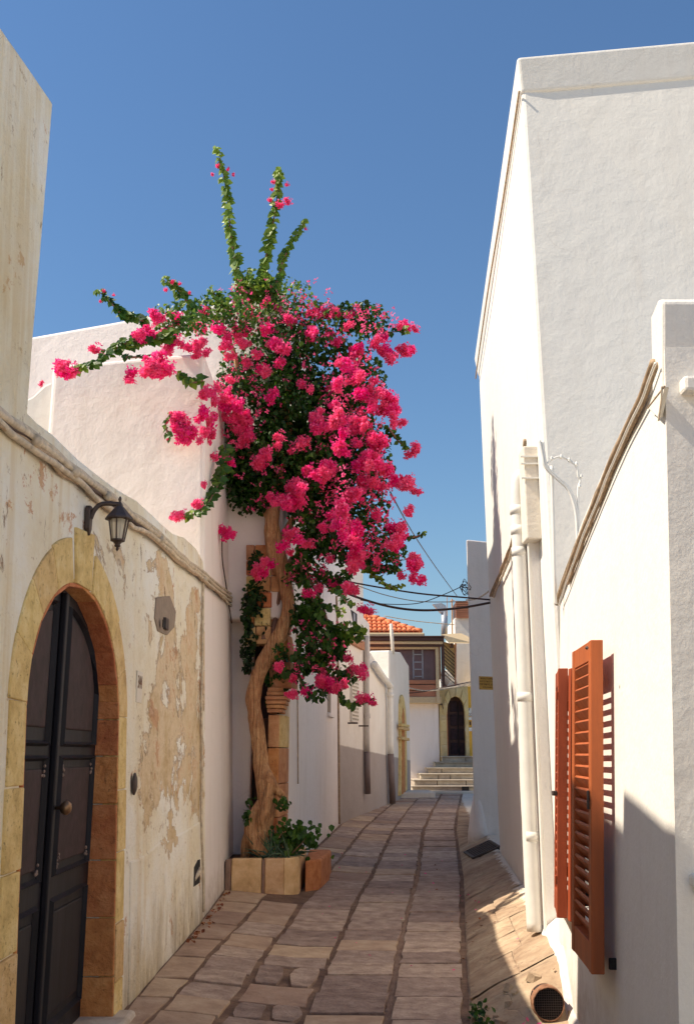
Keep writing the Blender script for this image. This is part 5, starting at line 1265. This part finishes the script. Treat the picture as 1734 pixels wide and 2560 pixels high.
def mass(px, py, rx, ry, Y, r=22, dens=1.0):
    n_ = max(1, int(rx * ry / (r * r) * 2.3 * dens))
    for i in range(n_):
        t = RL.uniform(0, 6.283); q = math.sqrt(RL.random()); cluster(px + rx * q * math.cos(t) * .8, py + ry * q * math.sin(t) * .8, r * RL.uniform(.6, 1.1), Y + RL.uniform(-.15, .15))
sc_, ox, oy = .6353, 100, 340
FM = [ # crop coordinates of pink masses
 (105, 918, 55, 50, 9.55), (225, 848, 38, 22, 9.6, .6), (355, 942, 34, 30, 9.6), (415, 915, 45, 45, 9.6), (465, 900, 55, 60, 9.6), (395, 765, 40, 45, 9.7), (450, 720, 40, 35, 9.8, .8),
 (540, 692, 36, 26, 10.4), (500, 760, 50, 40, 10.2, .6), (530, 820, 50, 45, 10.2, .7), (620, 832, 58, 45, 10.8), (640, 702, 34, 26, 11.2), (590, 740, 45, 30, 11, .4), (740, 830, 38, 48, 11.35), (790, 790, 40, 50, 11.35),
 (840, 880, 40, 30, 11.4), (880, 915, 36, 28, 11.4), (940, 820, 48, 34, 11.35), (640, 1000, 40, 36, 11.3), (700, 1020, 60, 45, 11.35), (745, 1070, 60, 60, 11.35), (790, 1120, 60, 50, 11.4), (650, 1100, 40, 40, 11.3), (565, 1130, 60, 38, 10.3),
 (600, 1175, 70, 35, 10.6), (540, 1165, 45, 38, 10.2), (660, 1150, 45, 40, 11.2), (815, 1190, 22, 30, 11.4), (870, 1265, 45, 38, 11.4), (950, 1200, 28, 28, 11.4), (1040, 1210, 24, 36, 11.4, .8), (1050, 970, 26, 40, 11.5, .6),
 (1060, 765, 45, 30, 11.6, .6), (1110, 680, 50, 30, 11.7, .7), (1180, 700, 55, 30, 11.8, .6), (1160, 790, 70, 30, 11.7, .4), (1210, 850, 50, 40, 11.7, .6), (1210, 900, 55, 35, 11.6, .7), (1330, 815, 45, 35, 11.8), (1390, 850, 60, 38, 11.8), (1450, 850, 45, 32, 11.8),
 (1430, 730, 36, 22, 11.9), (1460, 760, 22, 18, 11.9), (1190, 980, 55, 35, 11.5, .8), (1270, 970, 55, 45, 11.5, .8), (1310, 1030, 75, 50, 11.5), (1370, 1060, 50, 50, 11.6), (1400, 1120, 35, 34, 11.6), (1120, 1110, 62, 50, 11.35), (1170, 1130, 50, 55, 11.4),
 (1260, 1145, 55, 34, 11.4), (1200, 1215, 60, 40, 11.4, .8), (1330, 1200, 50, 45, 11.5), (1290, 1280, 60, 42, 11.4), (1350, 1300, 50, 36, 11.5), (1350, 1230, 40, 40, 11.5, .7), (1470, 1228, 45, 34, 11.7), (1130, 1330, 55, 40, 11.35), (1060, 1330, 40, 30, 11.4, .6),
 (1000, 1380, 50, 45, 11.35), (930, 1430, 45, 34, 11.35), (1000, 1440, 60, 34, 11.35), (1220, 1400, 48, 45, 11.4, .9), (1310, 1370, 60, 50, 11.5, .7), (1420, 1360, 55, 34, 11.6), (1480, 1390, 22, 22, 11.7), (1180, 1470, 50, 40, 11.4, .9), (1200, 1530, 60, 50, 11.4),
 (1250, 1580, 50, 45, 11.4, .8), (1240, 1660, 40, 45, 11.4), (1000, 1570, 34, 42, 11.4), (975, 1620, 30, 24, 11.4), (1410, 1540, 45, 34, 11.6, .8), (1460, 1475, 24, 24, 11.6), (1400, 1610, 45, 38, 11.5, .9), (1470, 1690, 40, 40, 11.6), (1480, 1740, 28, 28, 11.6), (1430, 1730, 24, 18, 11.6),
 (1440, 1580, 30, 30, 11.6, .7), (1220, 1765, 30, 26, 11.7, .9), (875, 1695, 46, 40, 11.6), (538, 1500, 32, 32, 9.6), (618, 1440, 20, 20, 9.9), (645, 1380, 10, 8, 9.9), (740, 1555, 20, 34, 11.2), (690, 1270, 24, 34, 10.6, .7), (740, 1290, 18, 34, 10.9, .6),
 (850, 630, 20, 14, 11.7, .7), (955, 690, 26, 20, 11.7, .7), (900, 670, 50, 25, 11.7, .3), (1080, 1600, 30, 40, 11.5, .4), (1130, 1640, 40, 30, 11.5, .4), (1010, 1240, 30, 30, 11.5, .3), (15, 965, 22, 12, 11.0), (1270, 1110, 40, 40, 11.5, .6), (1150, 1050, 30, 30, 11.5, .4),
 (1100, 1540, 40, 30, 11.5, .3), (1320, 1480, 30, 40, 11.5, .4), (1310, 1680, 30, 25, 11.5, .4), (770, 970, 30, 30, 11.4, .3), (1225, 760, 40, 30, 11.7, .4), (720, 760, 30, 30, 11.4, .2), (820, 700, 90, 40, 11.6, .25), (960, 740, 60, 30, 11.6, .35), (1060, 700, 40, 30, 11.7, .5), (880, 760, 60, 30, 11.5, .25), (1240, 700, 30, 20, 11.8, .5), (660, 760, 60, 30, 11, .35), (900, 1010, 40, 40, 11.4, .15), (960, 900, 60, 40, 11.4, .2)]
for a in FM:
    cx, cy, rx, ry, Y = a[:5]; d_ = a[5] if len(a) > 5 else 1.0
    mass(ox + cx * sc_, oy + cy * sc_, rx * sc_, ry * sc_, Y, 17 if max(rx, ry) * sc_ > 17 else 12, d_)
s3 = .4765
for cx, cy, rx, ry, d_ in ((795, 345, 40, 34, .8), (860, 470, 46, 28, 1), (570, 370, 16, 30, .7), (690, 320, 20, 14, .5), (660, 850, 50, 40, .9), (720, 860, 55, 40, 1), (640, 810, 30, 18, 1), (850, 795, 34, 44, 1.2), (765, 720, 22, 26, .5), (420, 770, 24, 14, 1), (485, 830, 20, 30, .5),
                           (475, 905, 30, 28, 1), (570, 900, 14, 12, 1), (735, 870, 25, 20, 1), (910, 952, 16, 16, 1), (845, 935, 16, 10, 1), (883, 930, 10, 9, 1), (790, 770, 26, 20, .6), (640, 350, 20, 20, .4)):
    mass(500 + cx * s3, 1300 + cy * s3, rx * s3, ry * s3, 11.8, 13, d_)
sc = MB()      # single small flowers sprinkled over the crown
for (cx, cy, rx, ry, cnt) in [(690, 740, 150, 50, 60), (800, 800, 130, 60, 80), (560, 800, 110, 45, 70), (780, 900, 160, 70, 45), (880, 1000, 90, 120, 170), (860, 1150, 100, 130, 130), (900, 1280, 100, 110, 190), (800, 1320, 90, 80, 60),
                              (600, 1010, 60, 120, 110), (650, 1200, 60, 90, 30), (930, 800, 70, 40, 50), (800, 1620, 80, 90, 60), (940, 1390, 60, 40, 50), (680, 1030, 60, 80, 8), (770, 1450, 60, 50, 30)]:
    for i in range(cnt):
        t = RL.uniform(0, 6.283); q = math.sqrt(RL.random()); px, py = cx + rx * q * math.cos(t), cy + ry * q * math.sin(t)
        Y = clampY(px, py, 11.55 + RL.uniform(-.15, .15) if py < 1420 else 11.8); c = onY(px, py, Y); ax = (rdir() + Vector((-.2, -.8, .4))).normalized(); tt = RL.uniform(.0, .75)
        for k_ in range(RL.choice((1, 2, 3))):
            c2_ = c + rdir() * .035
            for j in range(3):
                leaf_into(sc, c2_ + rdir() * .008, RL.uniform(.022, .038), ax + rdir() * .7, tt, kind='bract')
sc.build('scattered_flowers', BRACT, bg_, tint=True, fixn=False)['kind'] = 'stuff'
def shoot(pts, Y0, Y1, n, size, t=(.4, .8), flowers=(), r=4, spread=13):
    n = int(n * 1.15); size *= 1.75; spread *= 1.3
    m = MB(); k = len(pts); w = smooth_path([onY(x, y, clampY(x, y, lerp(Y0, Y1, i / (k - 1)))) for i, (x, y) in enumerate(pts)], 8)
    st_ = MB().tube(w, [lerp(r * Y0 / F, .002, i / (len(w) - 1)) for i in range(len(w))], 6).build('shoot', TWIG, bg_, smooth=True)
    for i in range(n):
        f = i / n; q = f * (len(w) - 1); a = w[int(q)].lerp(w[min(int(q) + 1, len(w) - 1)], q % 1); d = (w[min(int(q) + 1, len(w) - 1)] - w[max(0, int(q) - 1)]).normalized()
        side = rdir(); side = (side - d * side.dot(d)).normalized(); sz_ = size * lerp(1.1, .55, f) * RL.uniform(.75, 1.15)
        p = a + side * spread * Y0 / F * lerp(1.0, .55, f) * RL.uniform(.3, 1.0)
        nn = side * .35 + rdir() * .5 + Vector((-.25, -1.0, .35)); leaf_into(m, p, sz_, nn, max(0, min(1, RL.uniform(*t) + (.35 if f > .88 else 0))), up=side - d * .2)
    m.build('leaves', LEAF, st_, tint=True, fixn=False)['kind'] = 'stuff'
    for fx, fy, fr in flowers: cluster(fx, fy, fr, Y1)
K = lambda L: [(ox + x * sc_, oy + y * sc_) for x, y in L]
shoot(K([(790, 690), (790, 620), (772, 520), (752, 400), (742, 300), (730, 200), (712, 110), (695, 45)]), 11.8, 11.6, 150, .075, (.62, .98), [(*K([(678, 150)])[0], 5), (*K([(702, 118)])[0], 7), (*K([(740, 130)])[0], 6), (*K([(762, 152)])[0], 5)])
shoot(K([(875, 640), (880, 560), (895, 440), (915, 350), (930, 260), (938, 180), (935, 130)]), 11.8, 11.6, 130, .078, (.62, .98), [(*K([(905, 250)])[0], 7), (*K([(945, 268)])[0], 11), (*K([(975, 258)])[0], 10), (*K([(918, 180)])[0], 6), (*K([(972, 190)])[0], 7), (*K([(912, 210)])[0], 5)])
shoot(K([(920, 620), (935, 560), (960, 480), (990, 420), (1020, 370), (1045, 330)]), 11.8, 11.7, 90, .06, (.6, .95), [(*K([(1046, 365)])[0], 5)], spread=11)
shoot(K([(830, 640), (825, 580), (830, 520)]), 11.8, 11.7, 40, .06, (.5, .9), spread=14)
shoot(K([(905, 660), (910, 600), (900, 560)]), 11.8, 11.7, 46, .06, (.4, .8), spread=16)
shoot(K([(420, 730), (350, 710), (310, 690), (265, 640), (222, 605)]), 9.9, 9.6, 70, .055, (.25, .7), [(*K([(252, 608)])[0], 5), (*K([(290, 625)])[0], 4), (*K([(238, 650)])[0], 4)])
shoot(K([(605, 690), (570, 640), (540, 600), (510, 580), (482, 565)]), 10.6, 10.3, 60, .055, (.4, .85), [(*K([(495, 603)])[0], 6), (*K([(522, 573)])[0], 6), (*K([(550, 580)])[0], 5), (*K([(588, 616)])[0], 4)], spread=15)
shoot(K([(720, 680), (700, 640), (668, 595)]), 11.2, 11, 40, .05, (.6, 1), spread=13)
shoot(K([(520, 780), (420, 800), (340, 815), (270, 855), (200, 900), (140, 920)]), 9.9, 9.55, 120, .062, (.35, .85), spread=15)
shoot(K([(330, 870), (400, 868), (470, 850)]), 9.7, 9.8, 24, .03, (.2, .6), spread=5)
shoot(K([(640, 960), (600, 970), (570, 950), (540, 935)]), 10.2, 10, 34, .055, (.5, .9), spread=12)
shoot(K([(730, 1230), (725, 1300), (705, 1360), (670, 1430), (625, 1480), (570, 1500)]), 11, 9.7, 105, .06, (.3, .75), spread=14)
shoot(K([(520, 1180), (500, 1160), (495, 1120), (512, 1095)]), 10.3, 10.1, 18, .04, (.4, .8), [(*K([(515, 1093)])[0], 6), (*K([(497, 1125)])[0], 6), (*K([(503, 1190)])[0], 5)])
shoot(K([(1180, 740), (1260, 750), (1330, 770), (1400, 770), (1450, 765)]), 12, 11.9, 70, .055, (.3, .75), spread=17)
shoot(K([(1150, 720), (1200, 690), (1250, 660)]), 12, 11.9, 26, .045, (.6, 1), spread=14)
shoot(K([(1370, 1150), (1400, 1190), (1430, 1220), (1450, 1235)]), 11.9, 11.8, 26, .045, (.3, .7), spread=11)
shoot(K([(1380, 1550), (1440, 1580), (1500, 1570), (1512, 1560)]), 11.8, 11.7, 20, .04, (.3, .7), spread=8)
shoot(K([(1270, 1700), (1330, 1740), (1380, 1775), (1435, 1770)]), 11.9, 11.8, 46, .04, (.55, .95), spread=8)
shoot(K([(1180, 1640), (1280, 1690), (1360, 1700), (1420, 1720)]), 11.9, 11.8, 56, .05, (.2, .6), spread=12)
shoot([(752, 1370), (756, 1450), (780, 1500), (820, 1520), (860, 1530)], 12, 11.9, 60, .055, (.3, .7), spread=14)
shoot([(800, 1430), (835, 1470), (860, 1500), (885, 1515)], 12, 11.9, 30, .055, (.3, .8), spread=10)
shoot([(735, 1640), (780, 1660), (820, 1700), (850, 1740), (880, 1770)], 12, 11.9, 50, .055, (.2, .6), spread=12)
shoot([(880, 1770), (900, 1752), (925, 1748), (935, 1752)], 11.9, 11.9, 12, .05, (.3, .6), spread=9)
shoot([(700, 1680), (740, 1690), (760, 1730)], 12, 11.9, 28, .055, (.2, .6), spread=11)
shoot([(1000, 560), (1000, 560)], 12, 12, 0, .05) if False else None

fl_ = sorted([o for o in bpy.data.objects if o.parent == bg_ and o.name.startswith('flower_cluster')], key=lambda o: -abs(o.scale.x * o.scale.z))
if len(fl_) > 290:
    rest = MB()
    for o in fl_[290:]:
        M_ = Matrix.LocRotScale(o.location + bg_.location, o.rotation_euler, o.scale); tv = o.data.attributes['tint'].data
        base = len(rest.v); rest.v += [tuple(M_ @ v.co) for v in o.data.vertices]; rest.t += [t.value for t in tv]
        rest.f += [tuple(i + base for i in p.vertices) for p in o.data.polygons]; bpy.data.objects.remove(o)
    rest.build('small_flower_clusters', BRACT, bg_, tint=True, fixn=False)['kind'] = 'stuff'

# aloe-like clump and leafy plant in the planter
al = thing('succulent_clump', 'spiky blue green succulent and leafy plants spilling over the planter rim', 'plant', (-.75, 11.8, .45))
m = MB()
for i in range(110):
    b0 = Vector((RL.uniform(-1.0, -.62), RL.uniform(11.72, 12.2), .43)); a_ = RL.uniform(-1.0, 1.15) * .9; L_ = RL.uniform(.18, .42); d = Vector((math.sin(a_), RL.uniform(-.5, .2), math.cos(a_) * RL.uniform(.6, 1))).normalized()
    sag = Vector((0, 0, -1)) * (.12 if abs(a_) > .6 else .02); n1_ = d.cross(Vector((0, 1, 0))).normalized() * .010
    p1 = b0 + d * L_ * .5 + sag * .2; p2 = b0 + d * L_ + sag
    m.add([b0 - n1_, b0 + n1_, p1 + n1_ * .9, p1 - n1_ * .9, p2, b0 + Vector((0, -.008, 0)), p1 + Vector((0, -.008, 0))], [(0, 5, 6, 3), (5, 1, 2, 6), (3, 6, 4), (6, 2, 4)], RL.random())
m.build('blades', SUCC, al, tint=True, fixn=False)['kind'] = 'stuff'
m = MB()
for i in range(220):
    c = Vector((RL.gauss(-.62, .13), RL.uniform(11.75, 12.1), .68 + RL.gauss(0, .07) - .5 * max(0, RL.random() - .7)))
    leaf_into(m, c, RL.uniform(.05, .09), rdir() + Vector((0, -.8, .6)), RL.uniform(.3, .65), up=Vector((0, 0, -1)) + rdir() * .6)
for i in range(14):
    c = Vector((-.42 + RL.uniform(-.05, .07), 11.75, .66 + RL.uniform(-.08, .06))); leaf_into(m, c, .08, rdir() + Vector((0, -1, .6)), RL.uniform(.3, .6), up=Vector((0, 0, -1)) + rdir() * .5)
m.build('leaves', LEAF, al, tint=True, fixn=False)['kind'] = 'stuff'
MB().tube([(-.62, 11.8, .5), (-.5, 11.76, .62), (-.42, 11.75, .72)], .006, 6).build('stem', TWIG, al)
# weeds by the gutter, dry leaves and fallen petals
m = MB(); RW = random.Random(9)
for i in range(150):
    x, y = RW.gauss(.79, .035), RW.uniform(6.15, 6.75); z = zg(x, y); leaf_into(m, Vector((x, y, z + RW.uniform(.01, .09))), RW.uniform(.02, .04), rdir() + Vector((0, -.5, .6)), RW.uniform(.1, .6))
tag(m.build('weeds', LEAF, tint=True, fixn=False), 'small green weeds growing in the gutter crack at the bottom edge', 'weeds', kind='stuff')
m = MB()
for i in range(60):
    y = RW.uniform(8.6, 11.4); x = -1.30 + abs(RW.gauss(0, .04)); leaf_into(m, Vector((x, y, zg(x, y) + RW.uniform(.012, .03))), RW.uniform(.02, .045), rdir() + Vector((0, 0, 1.2)), RW.random())
for i in range(26):
    y = RW.uniform(6.0, 15); x = RW.uniform(.9, 1.35); leaf_into(m, Vector((x, y, zg(x, y) + .02)), RW.uniform(.015, .035), rdir() + Vector((0, 0, 1.4)), RW.random())
tag(m.build('dry_leaves', DRYL, tint=True, fixn=False), 'dry red brown leaves gathered along the foot of the walls', 'leaves', kind='stuff')
m = MB()
for i in range(70):
    x, y = RW.gauss(1.06, .07), RW.gauss(6.25, .1); leaf_into(m, Vector((x, y, zg(x, y) + RW.uniform(.008, .03))), RW.uniform(.02, .035), rdir() + Vector((0, 0, 1)), RW.random())
for i in range(30):
    x, y = RW.uniform(-.4, 1.5), RW.uniform(8, 16); leaf_into(m, Vector((x, y, zg(x, y) + .03)), RW.uniform(.015, .03), rdir() + Vector((0, 0, 2)), RW.random())
tag(m.build('fallen_petals', BRACT, tint=True, fixn=False), 'a few fallen pink petals on the pavement below the drain', 'petals', kind='stuff')
